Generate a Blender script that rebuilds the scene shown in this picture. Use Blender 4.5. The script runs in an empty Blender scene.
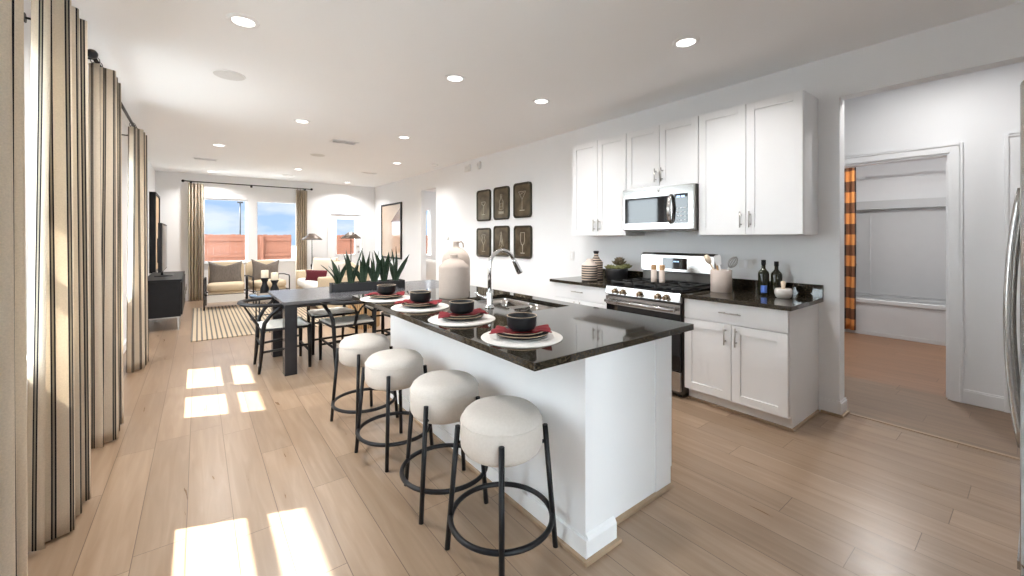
import bpy, math, random
from mathutils import Vector, Matrix
PI = math.pi
R = math.radians
random.seed(7)
C = bpy.context.scene.collection
sc = bpy.context.scene

# ------------------------------------------------------------------ camera
cam = bpy.data.cameras.new('camera')
cam.sensor_width = 36.0
cam.lens = 408.0 / 1024.0 * 36.0
cam.shift_y = -50.0 / 1024.0
cam.clip_start = 0.05
cam.clip_end = 400
camo = bpy.data.objects.new('camera', cam)
C.objects.link(camo)
camo.location = (0, 0, 1.35)
camo.rotation_euler = (R(90), 0, R(-37.582))
sc.camera = camo
sc.view_settings.view_transform = 'Standard'
sc.view_settings.look = 'None'
sc.view_settings.gamma = 1.0
sc.view_settings.use_curve_mapping = False
sc.view_settings.exposure = 0.40
sc.render.film_transparent = False
sc.cycles.use_denoising = True
sc.cycles.max_bounces = 14
sc.cycles.diffuse_bounces = 8
sc.cycles.glossy_bounces = 6
sc.cycles.transparent_max_bounces = 16
sc.cycles.sample_clamp_indirect = 6.0
sc.cycles.caustics_reflective = False
sc.cycles.caustics_refractive = False

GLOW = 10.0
# ------------------------------------------------------------------ world: blue sky with broken cloud
wd = bpy.data.worlds.new('sky')
sc.world = wd
wd.use_nodes = True
nt = wd.node_tree
nt.nodes.clear()
wo = nt.nodes.new('ShaderNodeOutputWorld')
wb = nt.nodes.new('ShaderNodeBackground')
wb.inputs['Strength'].default_value = 1.15
tc = nt.nodes.new('ShaderNodeTexCoord')
sp = nt.nodes.new('ShaderNodeSeparateXYZ')
nt.links.new(tc.outputs['Generated'], sp.inputs[0])
rp = nt.nodes.new('ShaderNodeValToRGB')
rp.color_ramp.elements[0].position = 0.0
rp.color_ramp.elements[0].color = (0.36, 0.50, 0.74, 1)
rp.color_ramp.elements[1].position = 0.45
rp.color_ramp.elements[1].color = (0.16, 0.28, 0.60, 1)
nt.links.new(sp.outputs['Z'], rp.inputs[0])
mp = nt.nodes.new('ShaderNodeMapping')
mp.inputs['Scale'].default_value = (2.2, 2.2, 9.0)
nt.links.new(tc.outputs['Generated'], mp.inputs[0])
ns = nt.nodes.new('ShaderNodeTexNoise')
ns.inputs['Scale'].default_value = 3.0
ns.inputs['Detail'].default_value = 6
ns.inputs['Roughness'].default_value = 0.55
nt.links.new(mp.outputs[0], ns.inputs['Vector'])
cr = nt.nodes.new('ShaderNodeValToRGB')
cr.color_ramp.elements[0].position = 0.38
cr.color_ramp.elements[0].color = (0, 0, 0, 1)
cr.color_ramp.elements[1].position = 0.60
cr.color_ramp.elements[1].color = (1, 1, 1, 1)
nt.links.new(ns.outputs['Fac'], cr.inputs[0])
mxw = nt.nodes.new('ShaderNodeMix')
mxw.data_type = 'RGBA'
nt.links.new(cr.outputs[0], mxw.inputs[0])
nt.links.new(rp.outputs[0], mxw.inputs[6])
mxw.inputs[7].default_value = (0.58, 0.63, 0.70, 1)
# sky glow added on the sun's side and behind the camera to light the interior
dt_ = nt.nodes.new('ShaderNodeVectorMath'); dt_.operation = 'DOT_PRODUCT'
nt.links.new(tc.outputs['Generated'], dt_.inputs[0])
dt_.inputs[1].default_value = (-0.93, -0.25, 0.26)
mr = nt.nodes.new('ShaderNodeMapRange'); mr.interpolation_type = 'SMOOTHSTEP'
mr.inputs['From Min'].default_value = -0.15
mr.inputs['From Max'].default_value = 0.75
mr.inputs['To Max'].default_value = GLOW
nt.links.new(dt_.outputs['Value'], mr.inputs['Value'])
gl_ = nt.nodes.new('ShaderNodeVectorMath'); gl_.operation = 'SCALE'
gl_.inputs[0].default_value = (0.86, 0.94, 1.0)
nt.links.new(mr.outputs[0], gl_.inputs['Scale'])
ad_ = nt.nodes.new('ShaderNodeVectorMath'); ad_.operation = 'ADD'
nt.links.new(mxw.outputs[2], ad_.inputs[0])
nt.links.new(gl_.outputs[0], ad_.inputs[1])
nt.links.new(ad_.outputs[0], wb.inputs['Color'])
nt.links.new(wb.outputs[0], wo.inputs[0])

# ------------------------------------------------------------------ lights
SUN = 22.0
DOWNLIGHT_W = 21.0
HALL_W = 7.5
sun = bpy.data.lights.new('sun', 'SUN')
sun.energy = SUN
sun.angle = R(0.6)
sun.color = (1.0, 0.98, 0.95)
suno = bpy.data.objects.new('sun', sun)
C.objects.link(suno)
suno.location = (-6, 3, 9)
suno.rotation_euler = Vector((0.66, -0.26, -1.0)).to_track_quat('-Z', 'Y').to_euler()

# ------------------------------------------------------------------ materials
MATS = {}
def mat(name, col, rough=0.5, metal=0.0, col2=None, scale=8.0, bump=0.0, bscale=60.0, spec=None, coat=0.0, stretch=(1, 1, 1), detail=3):
    m = bpy.data.materials.new(name)
    m.use_nodes = True
    t = m.node_tree
    b = t.nodes['Principled BSDF']
    b.inputs['Roughness'].default_value = rough
    b.inputs['Metallic'].default_value = metal
    if spec is not None:
        b.inputs['Specular IOR Level'].default_value = spec
    if coat:
        b.inputs['Coat Weight'].default_value = coat
        b.inputs['Coat Roughness'].default_value = 0.02
    c2 = col2 or tuple(min(1, c * 1.06) for c in col)
    tcn = t.nodes.new('ShaderNodeTexCoord')
    mpn = t.nodes.new('ShaderNodeMapping')
    mpn.inputs['Scale'].default_value = stretch
    t.links.new(tcn.outputs['Object'], mpn.inputs[0])
    n = t.nodes.new('ShaderNodeTexNoise')
    n.inputs['Scale'].default_value = scale
    n.inputs['Detail'].default_value = detail
    t.links.new(mpn.outputs[0], n.inputs['Vector'])
    x = t.nodes.new('ShaderNodeMix')
    x.data_type = 'RGBA'
    x.inputs[6].default_value = (*col, 1)
    x.inputs[7].default_value = (*c2, 1)
    t.links.new(n.outputs['Fac'], x.inputs[0])
    t.links.new(x.outputs[2], b.inputs['Base Color'])
    if bump:
        n2 = t.nodes.new('ShaderNodeTexNoise')
        n2.inputs['Scale'].default_value = bscale
        n2.inputs['Detail'].default_value = 2
        t.links.new(mpn.outputs[0], n2.inputs['Vector'])
        bp = t.nodes.new('ShaderNodeBump')
        bp.inputs['Strength'].default_value = bump
        bp.inputs['Distance'].default_value = 0.003
        t.links.new(n2.outputs['Fac'], bp.inputs['Height'])
        t.links.new(bp.outputs[0], b.inputs['Normal'])
    MATS[name] = m
    return m

def ramp(t, src, stops, interp='LINEAR'):
    r = t.nodes.new('ShaderNodeValToRGB')
    r.color_ramp.interpolation = interp
    e = r.color_ramp.elements
    while len(e) > 1:
        e.remove(e[-1])
    e[0].position = stops[0][0]
    e[0].color = (*stops[0][1], 1)
    for p, c in stops[1:]:
        k = e.new(p)
        k.color = (*c, 1)
    t.links.new(src, r.inputs[0])
    return r.outputs[0]

def mathn(t, op, a, b=None, c=None):
    n = t.nodes.new('ShaderNodeMath')
    n.operation = op
    for i, v in enumerate((a, b, c)):
        if v is None:
            continue
        if isinstance(v, (int, float)):
            n.inputs[i].default_value = v
        else:
            t.links.new(v, n.inputs[i])
    return n.outputs[0]

def mixc(t, fac, a, b, mode='MIX'):
    x = t.nodes.new('ShaderNodeMix')
    x.data_type = 'RGBA'
    x.blend_type = mode
    for i, v in ((0, fac), (6, a), (7, b)):
        if isinstance(v, (int, float)):
            x.inputs[i].default_value = v
        elif isinstance(v, tuple):
            x.inputs[i].default_value = (*v, 1)
        else:
            t.links.new(v, x.inputs[i])
    return x.outputs[2]

def plank_material(name, tones, gap, rough=0.34, rowh=0.178, plen=1.22, offx=-0.22, bumpk=0.25):
    m = bpy.data.materials.new(name)
    m.use_nodes = True
    t = m.node_tree
    b = t.nodes['Principled BSDF']
    b.inputs['Specular IOR Level'].default_value = 0.75
    g = t.nodes.new('ShaderNodeNewGeometry')
    s = t.nodes.new('ShaderNodeSeparateXYZ')
    t.links.new(g.outputs['Position'], s.inputs[0])
    u = mathn(t, 'DIVIDE', mathn(t, 'SUBTRACT', s.outputs['X'], offx), rowh)
    row = mathn(t, 'FLOOR', u)
    # random offset of each row along Y, then planks
    wn = t.nodes.new('ShaderNodeTexWhiteNoise')
    wn.noise_dimensions = '1D'
    t.links.new(row, wn.inputs['W'])
    v = mathn(t, 'ADD', mathn(t, 'DIVIDE', s.outputs['Y'], plen), mathn(t, 'MULTIPLY', wn.outputs['Value'], 7.0))
    pl = mathn(t, 'FLOOR', v)
    wn2 = t.nodes.new('ShaderNodeTexWhiteNoise')
    wn2.noise_dimensions = '2D'
    cb = t.nodes.new('ShaderNodeCombineXYZ')
    t.links.new(row, cb.inputs[0])
    t.links.new(pl, cb.inputs[1])
    t.links.new(cb.outputs[0], wn2.inputs['Vector'])
    # grain, shifted for each plank
    cb2 = t.nodes.new('ShaderNodeCombineXYZ')
    t.links.new(mathn(t, 'MULTIPLY', s.outputs['X'], 16.0), cb2.inputs[0])
    t.links.new(mathn(t, 'MULTIPLY', s.outputs['Y'], 1.1), cb2.inputs[1])
    t.links.new(mathn(t, 'MULTIPLY', wn2.outputs['Value'], 40.0), cb2.inputs[2])
    n = t.nodes.new('ShaderNodeTexNoise')
    n.inputs['Scale'].default_value = 1.6
    n.inputs['Detail'].default_value = 6
    n.inputs['Distortion'].default_value = 0.8
    t.links.new(cb2.outputs[0], n.inputs['Vector'])
    base = ramp(t, n.outputs['Fac'], [(0.30, tones[0]), (0.52, tones[1]), (0.72, tones[2])])
    tint = mathn(t, 'MULTIPLY_ADD', wn2.outputs['Value'], 0.20, 0.90)
    cc = t.nodes.new('ShaderNodeCombineColor')
    for i in range(3):
        t.links.new(tint, cc.inputs[i])
    base = mixc(t, 1.0, base, cc.outputs[0], 'MULTIPLY')
    # gaps
    fu = mathn(t, 'ABSOLUTE', mathn(t, 'SUBTRACT', mathn(t, 'FRACT', u), 0.5))
    fv = mathn(t, 'ABSOLUTE', mathn(t, 'SUBTRACT', mathn(t, 'FRACT', v), 0.5))
    gu = mathn(t, 'GREATER_THAN', fu, 0.5 - 0.0016 / rowh)
    gv = mathn(t, 'GREATER_THAN', fv, 0.5 - 0.0016 / plen)
    gg = mathn(t, 'MAXIMUM', gu, gv)
    colr = mixc(t, gg, base, gap)
    t.links.new(colr, b.inputs['Base Color'])
    rr = mathn(t, 'MULTIPLY_ADD', n.outputs['Fac'], 0.12, rough - 0.06)
    t.links.new(rr, b.inputs['Roughness'])
    bp = t.nodes.new('ShaderNodeBump')
    bp.inputs['Strength'].default_value = bumpk
    bp.inputs['Distance'].default_value = 0.002
    t.links.new(mathn(t, 'SUBTRACT', n.outputs['Fac'], mathn(t, 'MULTIPLY', gg, 2.0)), bp.inputs['Height'])
    t.links.new(bp.outputs[0], b.inputs['Normal'])
    MATS[name] = m
    return m

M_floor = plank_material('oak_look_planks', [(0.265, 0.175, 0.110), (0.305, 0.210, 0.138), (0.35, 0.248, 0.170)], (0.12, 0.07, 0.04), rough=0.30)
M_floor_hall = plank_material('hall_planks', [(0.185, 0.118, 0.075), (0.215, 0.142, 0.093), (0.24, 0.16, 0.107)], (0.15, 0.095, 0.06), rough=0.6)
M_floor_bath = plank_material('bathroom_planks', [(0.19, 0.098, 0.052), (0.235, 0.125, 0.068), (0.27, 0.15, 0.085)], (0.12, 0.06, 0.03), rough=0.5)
M_wall = mat('white_wall_paint', (0.82, 0.83, 0.845), 0.75, col2=(0.85, 0.86, 0.875), scale=2.0, bump=0.05, bscale=220)
M_ceil = mat('white_ceiling_paint', (0.89, 0.905, 0.925), 0.85, col2=(0.91, 0.925, 0.94), scale=2.0, bump=0.06, bscale=160)
M_trim = mat('white_trim_paint', (0.83, 0.84, 0.855), 0.4)
M_cab = mat('white_cabinet_paint', (0.80, 0.805, 0.815), 0.38, scale=3)
M_shoe = mat('wood_shoe_moulding', (0.33, 0.23, 0.15), 0.45, col2=(0.42, 0.30, 0.20), scale=12, stretch=(1, 0.2, 1))
M_nickel = mat('brushed_nickel', (0.42, 0.40, 0.38), 0.28, 1.0)
M_steel = mat('stainless_steel', (0.42, 0.41, 0.40), 0.20, 1.0, col2=(0.50, 0.49, 0.48), scale=5, stretch=(1, 1, 30))
M_sinksteel = mat('satin_sink_steel', (0.30, 0.28, 0.26), 0.22, 1.0, col2=(0.40, 0.38, 0.36), scale=4)
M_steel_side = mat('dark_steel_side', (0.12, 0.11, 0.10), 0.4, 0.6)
M_chrome = mat('chrome', (0.78, 0.78, 0.79), 0.07, 1.0)
M_blk = mat('black_metal', (0.007, 0.007, 0.009), 0.42, col2=(0.012, 0.012, 0.014), spec=0.3)
M_blkwood = mat('black_stained_wood', (0.006, 0.006, 0.007), 0.42, col2=(0.013, 0.012, 0.013), scale=14, stretch=(1, 6, 1), bump=0.1, spec=0.25)
M_tabletop = mat('sheen_grey_tabletop', (0.090, 0.088, 0.094), 0.25, col2=(0.065, 0.063, 0.068), scale=9, stretch=(0.6, 6, 1), spec=0.9)  # dark table wood with the window sheen lightened into its colour
M_table = mat('charcoal_table_wood', (0.022, 0.022, 0.026), 0.22, col2=(0.013, 0.013, 0.016), scale=9, stretch=(0.6, 6, 1), bump=0.1)
M_blkglass = mat('black_glass', (0.006, 0.006, 0.008), 0.04)
M_castiron = mat('cast_iron', (0.012, 0.012, 0.012), 0.5, bump=0.2, bscale=300)
M_linen = mat('cream_boucle', (0.56, 0.51, 0.46), 0.9, col2=(0.64, 0.59, 0.54), scale=90, bump=0.5, bscale=260, detail=2)
M_seatcord = mat('pale_paper_cord', (0.62, 0.58, 0.52), 0.85, col2=(0.72, 0.69, 0.63), scale=60, stretch=(1, 8, 1), bump=0.4)
M_beige = mat('beige_upholstery', (0.56, 0.45, 0.31), 0.9, col2=(0.64, 0.53, 0.38), scale=60, bump=0.4, bscale=200)
M_white_fab = mat('white_upholstery', (0.76, 0.74, 0.70), 0.9, col2=(0.82, 0.80, 0.77), scale=50, bump=0.3, bscale=180)
M_red_fab = mat('maroon_fabric', (0.075, 0.003, 0.009), 0.85, col2=(0.11, 0.005, 0.013), scale=60, bump=0.4)
M_napkin = mat('red_napkin_cloth', (0.17, 0.0025, 0.009), 0.8, col2=(0.24, 0.004, 0.012), scale=40, bump=0.4, bscale=200)
M_charcoal_cer = mat('charcoal_ceramic', (0.008, 0.008, 0.009), 0.38, col2=(0.016, 0.016, 0.018), scale=30, bump=0.1, spec=0.3)
M_rim = mat('tan_glaze_rim', (0.38, 0.27, 0.17), 0.4)
M_matwhite = mat('white_woven_mat', (0.78, 0.75, 0.72), 0.85, col2=(0.70, 0.66, 0.62), scale=80, bump=0.6, bscale=160)
M_jug = mat('matte_cream_ceramic', (0.44, 0.36, 0.31), 0.7, col2=(0.50, 0.42, 0.36), scale=20, bump=0.1)
M_greypillow = mat('grey_brown_slub_fabric', (0.06, 0.05, 0.042), 0.95, col2=(0.26, 0.22, 0.19), scale=45, stretch=(4, 4, 0.5), bump=0.4)
M_leaf = mat('snake_plant_leaf', (0.006, 0.018, 0.011), 0.40, col2=(0.05, 0.085, 0.05), scale=14, stretch=(1, 1, 6), detail=5, spec=0.3)
M_stone = mat('white_pebbles', (0.55, 0.52, 0.46), 0.8, col2=(0.20, 0.17, 0.13), scale=60, bump=1.0, bscale=80)
M_plantbox = mat('dark_planter', (0.020, 0.020, 0.022), 0.45)
M_wood = mat('tan_wood', (0.42, 0.24, 0.11), 0.5, col2=(0.52, 0.32, 0.16), scale=10, stretch=(4, 4, 0.6))
M_palewood = mat('pale_wood', (0.66, 0.52, 0.38), 0.55, col2=(0.74, 0.60, 0.46), scale=10, stretch=(4, 4, 0.6))
M_marble = mat('white_marble', (0.72, 0.68, 0.64), 0.35, col2=(0.55, 0.50, 0.46), scale=14, detail=8)
M_stoneware = mat('blush_stoneware', (0.66, 0.56, 0.50), 0.65, col2=(0.58, 0.49, 0.43), scale=30, detail=6, bump=0.15)
M_candle = mat('cream_wax', (0.78, 0.70, 0.56), 0.5)
M_bottle = mat('dark_green_glass', (0.010, 0.010, 0.004), 0.05, col2=(0.02, 0.02, 0.008))
M_bluelabel = mat('blue_label', (0.10, 0.20, 0.62), 0.5)
M_succ = mat('succulent_green', (0.14, 0.15, 0.05), 0.6, col2=(0.22, 0.22, 0.09), scale=25)
M_succ2 = mat('dusky_succulent', (0.10, 0.055, 0.045), 0.6, col2=(0.14, 0.12, 0.06), scale=25)
M_sconce = mat('bronze_shade', (0.10, 0.075, 0.060), 0.45, 0.5, col2=(0.15, 0.12, 0.10))
M_plastic = mat('white_plastic', (0.78, 0.78, 0.78), 0.4)
M_speaker = mat('speaker_mesh', (0.68, 0.68, 0.68), 0.8, bump=0.5, bscale=500)
M_vent_dark = mat('vent_shadow_gap', (0.10, 0.10, 0.10), 0.8)
M_tub = mat('white_acrylic', (0.56, 0.57, 0.58), 0.25)
M_fence = mat('cedar_fence_boards', (0.19, 0.055, 0.024), 0.8, col2=(0.13, 0.058, 0.036), scale=3, stretch=(7, 7, 0.5), detail=6)
M_grass = mat('lawn', (0.05, 0.06, 0.03), 0.95, col2=(0.08, 0.09, 0.05), scale=20)
M_bounce_pale = mat('pale_bounce_ground', (0.32, 0.32, 0.315), 0.9, col2=(0.38, 0.38, 0.375), scale=2)
M_bounce_grey = mat('grey_bounce_ground', (0.22, 0.22, 0.215), 0.9, col2=(0.28, 0.28, 0.275), scale=20)
M_bounce_white = mat('white_bounce_ground', (0.80, 0.80, 0.80), 0.9, col2=(0.84, 0.84, 0.84), scale=2)
M_roof = mat('eave_board', (0.55, 0.50, 0.45), 0.8)
M_tan = mat('tan_canvas_edge', (0.50, 0.36, 0.22), 0.7)
M_knob = mat('bronze_tinted_knob', (0.45, 0.36, 0.26), 0.25, 1.0)
M_coffeetop = mat('smoked_blue_glass_top', (0.16, 0.24, 0.34), 0.05)
M_book = mat('tan_tray_lacquer', (0.42, 0.34, 0.27), 0.6)
M_bookblk = mat('dark_book_cover', (0.05, 0.05, 0.055), 0.5)

def mat_glass(name):
    m = bpy.data.materials.new(name)
    m.use_nodes = True
    t = m.node_tree
    t.nodes.clear()
    o = t.nodes.new('ShaderNodeOutputMaterial')
    tr = t.nodes.new('ShaderNodeBsdfTransparent')
    tr.inputs[0].default_value = (0.97, 0.985, 0.98, 1)
    gl = t.nodes.new('ShaderNodeBsdfGlossy')
    gl.inputs['Roughness'].default_value = 0.0
    lw = t.nodes.new('ShaderNodeLayerWeight')
    lw.inputs['Blend'].default_value = 0.5
    fr = mathn(t, 'MULTIPLY_ADD', mathn(t, 'POWER', lw.outputs['Facing'], 5.0), 0.5, 0.006)
    mx = t.nodes.new('ShaderNodeMixShader')
    t.links.new(fr, mx.inputs[0])
    t.links.new(tr.outputs[0], mx.inputs[1])
    t.links.new(gl.outputs[0], mx.inputs[2])
    t.links.new(mx.outputs[0], o.inputs[0])
    return m
M_glass = mat_glass('window_glass')

def mat_emit(name, col, s):
    m = bpy.data.materials.new(name)
    m.use_nodes = True
    t = m.node_tree
    b = t.nodes['Principled BSDF']
    b.inputs['Base Color'].default_value = (*col, 1)
    b.inputs['Emission Color'].default_value = (*col, 1)
    b.inputs['Emission Strength'].default_value = s
    n = t.nodes.new('ShaderNodeTexNoise')
    n.inputs['Scale'].default_value = 30
    r = ramp(t, n.outputs['Fac'], [(0, tuple(c * 0.97 for c in col)), (1, col)])
    t.links.new(r, b.inputs['Base Color'])
    return m
M_lamp = mat_emit('lit_lens', (1, 0.98, 0.95), 4.0)
M_digits = mat_emit('lit_digits', (0.45, 0.65, 1.0), 1.5)

def mat_granite():
    m = bpy.data.materials.new('black_granite')
    m.use_nodes = True
    t = m.node_tree
    b = t.nodes['Principled BSDF']
    tcn = t.nodes.new('ShaderNodeTexCoord')
    v = t.nodes.new('ShaderNodeTexVoronoi')
    v.inputs['Scale'].default_value = 320
    t.links.new(tcn.outputs['Object'], v.inputs['Vector'])
    s = t.nodes.new('ShaderNodeSeparateColor')
    t.links.new(v.outputs['Color'], s.inputs[0])
    c = ramp(t, s.outputs[0], [(0.0, (0.010, 0.009, 0.008)), (0.70, (0.016, 0.014, 0.011)), (0.80, (0.05, 0.038, 0.022)), (0.95, (0.13, 0.10, 0.062))])
    t.links.new(c, b.inputs['Base Color'])
    b.inputs['Roughness'].default_value = 0.045
    b.inputs['Specular IOR Level'].default_value = 0.62
    return m
M_granite = mat_granite()

def mat_curtain():
    # cream ticking cloth: pairs of thin black lines, run along the cloth's own width (UV u in metres)
    m = bpy.data.materials.new('striped_ticking_cloth')
    m.use_nodes = True
    t = m.node_tree
    t.nodes.clear()
    o = t.nodes.new('ShaderNodeOutputMaterial')
    uv = t.nodes.new('ShaderNodeUVMap')
    s = t.nodes.new('ShaderNodeSeparateXYZ')
    t.links.new(uv.outputs[0], s.inputs[0])
    f = mathn(t, 'FRACT', mathn(t, 'DIVIDE', s.outputs[0], 0.056))
    K = (0.025, 0.025, 0.032)
    W = (0.80, 0.71, 0.59)
    G = (0.40, 0.35, 0.28)
    c = ramp(t, f, [(0.0, W), (0.58, K), (0.67, G), (0.78, K), (0.87, W)], 'CONSTANT')
    n = t.nodes.new('ShaderNodeTexNoise')
    n.inputs['Scale'].default_value = 220
    tcn = t.nodes.new('ShaderNodeTexCoord')
    t.links.new(tcn.outputs['Object'], n.inputs['Vector'])
    nn = ramp(t, n.outputs['Fac'], [(0.3, (0.88, 0.88, 0.88)), (0.7, (1, 1, 1))])
    c = mixc(t, 1.0, c, nn, 'MULTIPLY')
    d = t.nodes.new('ShaderNodeBsdfDiffuse')
    tr = t.nodes.new('ShaderNodeBsdfTranslucent')
    t.links.new(c, d.inputs[0])
    t.links.new(c, tr.inputs[0])
    mx = t.nodes.new('ShaderNodeMixShader')
    mx.inputs[0].default_value = 0.45
    t.links.new(d.outputs[0], mx.inputs[1])
    t.links.new(tr.outputs[0], mx.inputs[2])
    t.links.new(mx.outputs[0], o.inputs[0])
    return m
M_curtain = mat_curtain()

def mat_bands(name, axis, period, stops, rough=0.8, bump=0.0, coord='Object'):
    m = bpy.data.materials.new(name)
    m.use_nodes = True
    t = m.node_tree
    b = t.nodes['Principled BSDF']
    b.inputs['Roughness'].default_value = rough
    tcn = t.nodes.new('ShaderNodeTexCoord')
    s = t.nodes.new('ShaderNodeSeparateXYZ')
    t.links.new(tcn.outputs[coord], s.inputs[0])
    n = t.nodes.new('ShaderNodeTexNoise')
    n.inputs['Scale'].default_value = 14
    t.links.new(tcn.outputs[coord], n.inputs['Vector'])
    a = mathn(t, 'MULTIPLY_ADD', n.outputs['Fac'], period * 0.06, s.outputs[axis])
    f = mathn(t, 'FRACT', mathn(t, 'DIVIDE', a, period))
    t.links.new(ramp(t, f, stops, 'CONSTANT'), b.inputs['Base Color'])
    return m
M_rug = mat_bands('striped_jute_rug', 0, 0.055, [(0, (0.50, 0.40, 0.28)), (0.64, (0.13, 0.115, 0.10))], 0.95)
M_stripepillow = mat_bands('striped_pillow_cloth', 1, 0.06, [(0, (0.70, 0.62, 0.52)), (0.55, (0.50, 0.34, 0.24)), (0.75, (0.70, 0.62, 0.52))], 0.9)
M_vase = mat_bands('banded_stoneware', 2, 0.026, [(0, (0.055, 0.045, 0.040)), (0.55, (0.58, 0.46, 0.37))], 0.6)
M_rattan = mat_bands('ribbed_rattan', 0, 0.024, [(0, (0.55, 0.36, 0.18)), (0.75, (0.26, 0.15, 0.07))], 0.6)

def mat_check():
    m = bpy.data.materials.new('buffalo_check_cloth')
    m.use_nodes = True
    t = m.node_tree
    b = t.nodes['Principled BSDF']
    b.inputs['Roughness'].default_value = 0.9
    uv = t.nodes.new('ShaderNodeUVMap')
    s = t.nodes.new('ShaderNodeSeparateXYZ')
    t.links.new(uv.outputs[0], s.inputs[0])
    fu = mathn(t, 'GREATER_THAN', mathn(t, 'FRACT', mathn(t, 'DIVIDE', s.outputs[0], 0.30)), 0.5)
    fv = mathn(t, 'GREATER_THAN', mathn(t, 'FRACT', mathn(t, 'DIVIDE', s.outputs[1], 0.30)), 0.5)
    k = mathn(t, 'MULTIPLY', mathn(t, 'ADD', fu, fv), 0.5)
    c = ramp(t, k, [(0, (0.62, 0.25, 0.07)), (0.4, (0.16, 0.065, 0.03)), (0.9, (0.012, 0.009, 0.008))], 'CONSTANT')
    t.links.new(c, b.inputs['Base Color'])
    return m
M_check = mat_check()

def mat_tray():
    m = bpy.data.materials.new('antique_brass_tray')
    m.use_nodes = True
    t = m.node_tree
    b = t.nodes['Principled BSDF']
    b.inputs['Roughness'].default_value = 0.28
    b.inputs['Metallic'].default_value = 0.75
    tcn = t.nodes.new('ShaderNodeTexCoord')
    n = t.nodes.new('ShaderNodeTexNoise')
    n.inputs['Scale'].default_value = 9
    n.inputs['Detail'].default_value = 6
    t.links.new(tcn.outputs['Object'], n.inputs['Vector'])
    t.links.new(ramp(t, n.outputs['Fac'], [(0.3, (0.07, 0.052, 0.034)), (0.7, (0.17, 0.135, 0.085))]), b.inputs['Base Color'])
    return m
M_tray = mat_tray()
M_trayrim = mat('dark_tray_rim', (0.035, 0.030, 0.020), 0.35, 0.6)
M_etch = mat('pale_etched_line', (0.52, 0.47, 0.38), 0.4, 0.3)
M_artboard = mat('beige_art_print', (0.52, 0.38, 0.26), 0.5, col2=(0.58, 0.44, 0.32), coat=1.0)
M_artboard.node_tree.nodes['Principled BSDF'].inputs['Coat IOR'].default_value = 2.2
M_artbrown = mat('brown_art_shape', (0.13, 0.05, 0.022), 0.5, col2=(0.19, 0.08, 0.04), coat=1.0)

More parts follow.
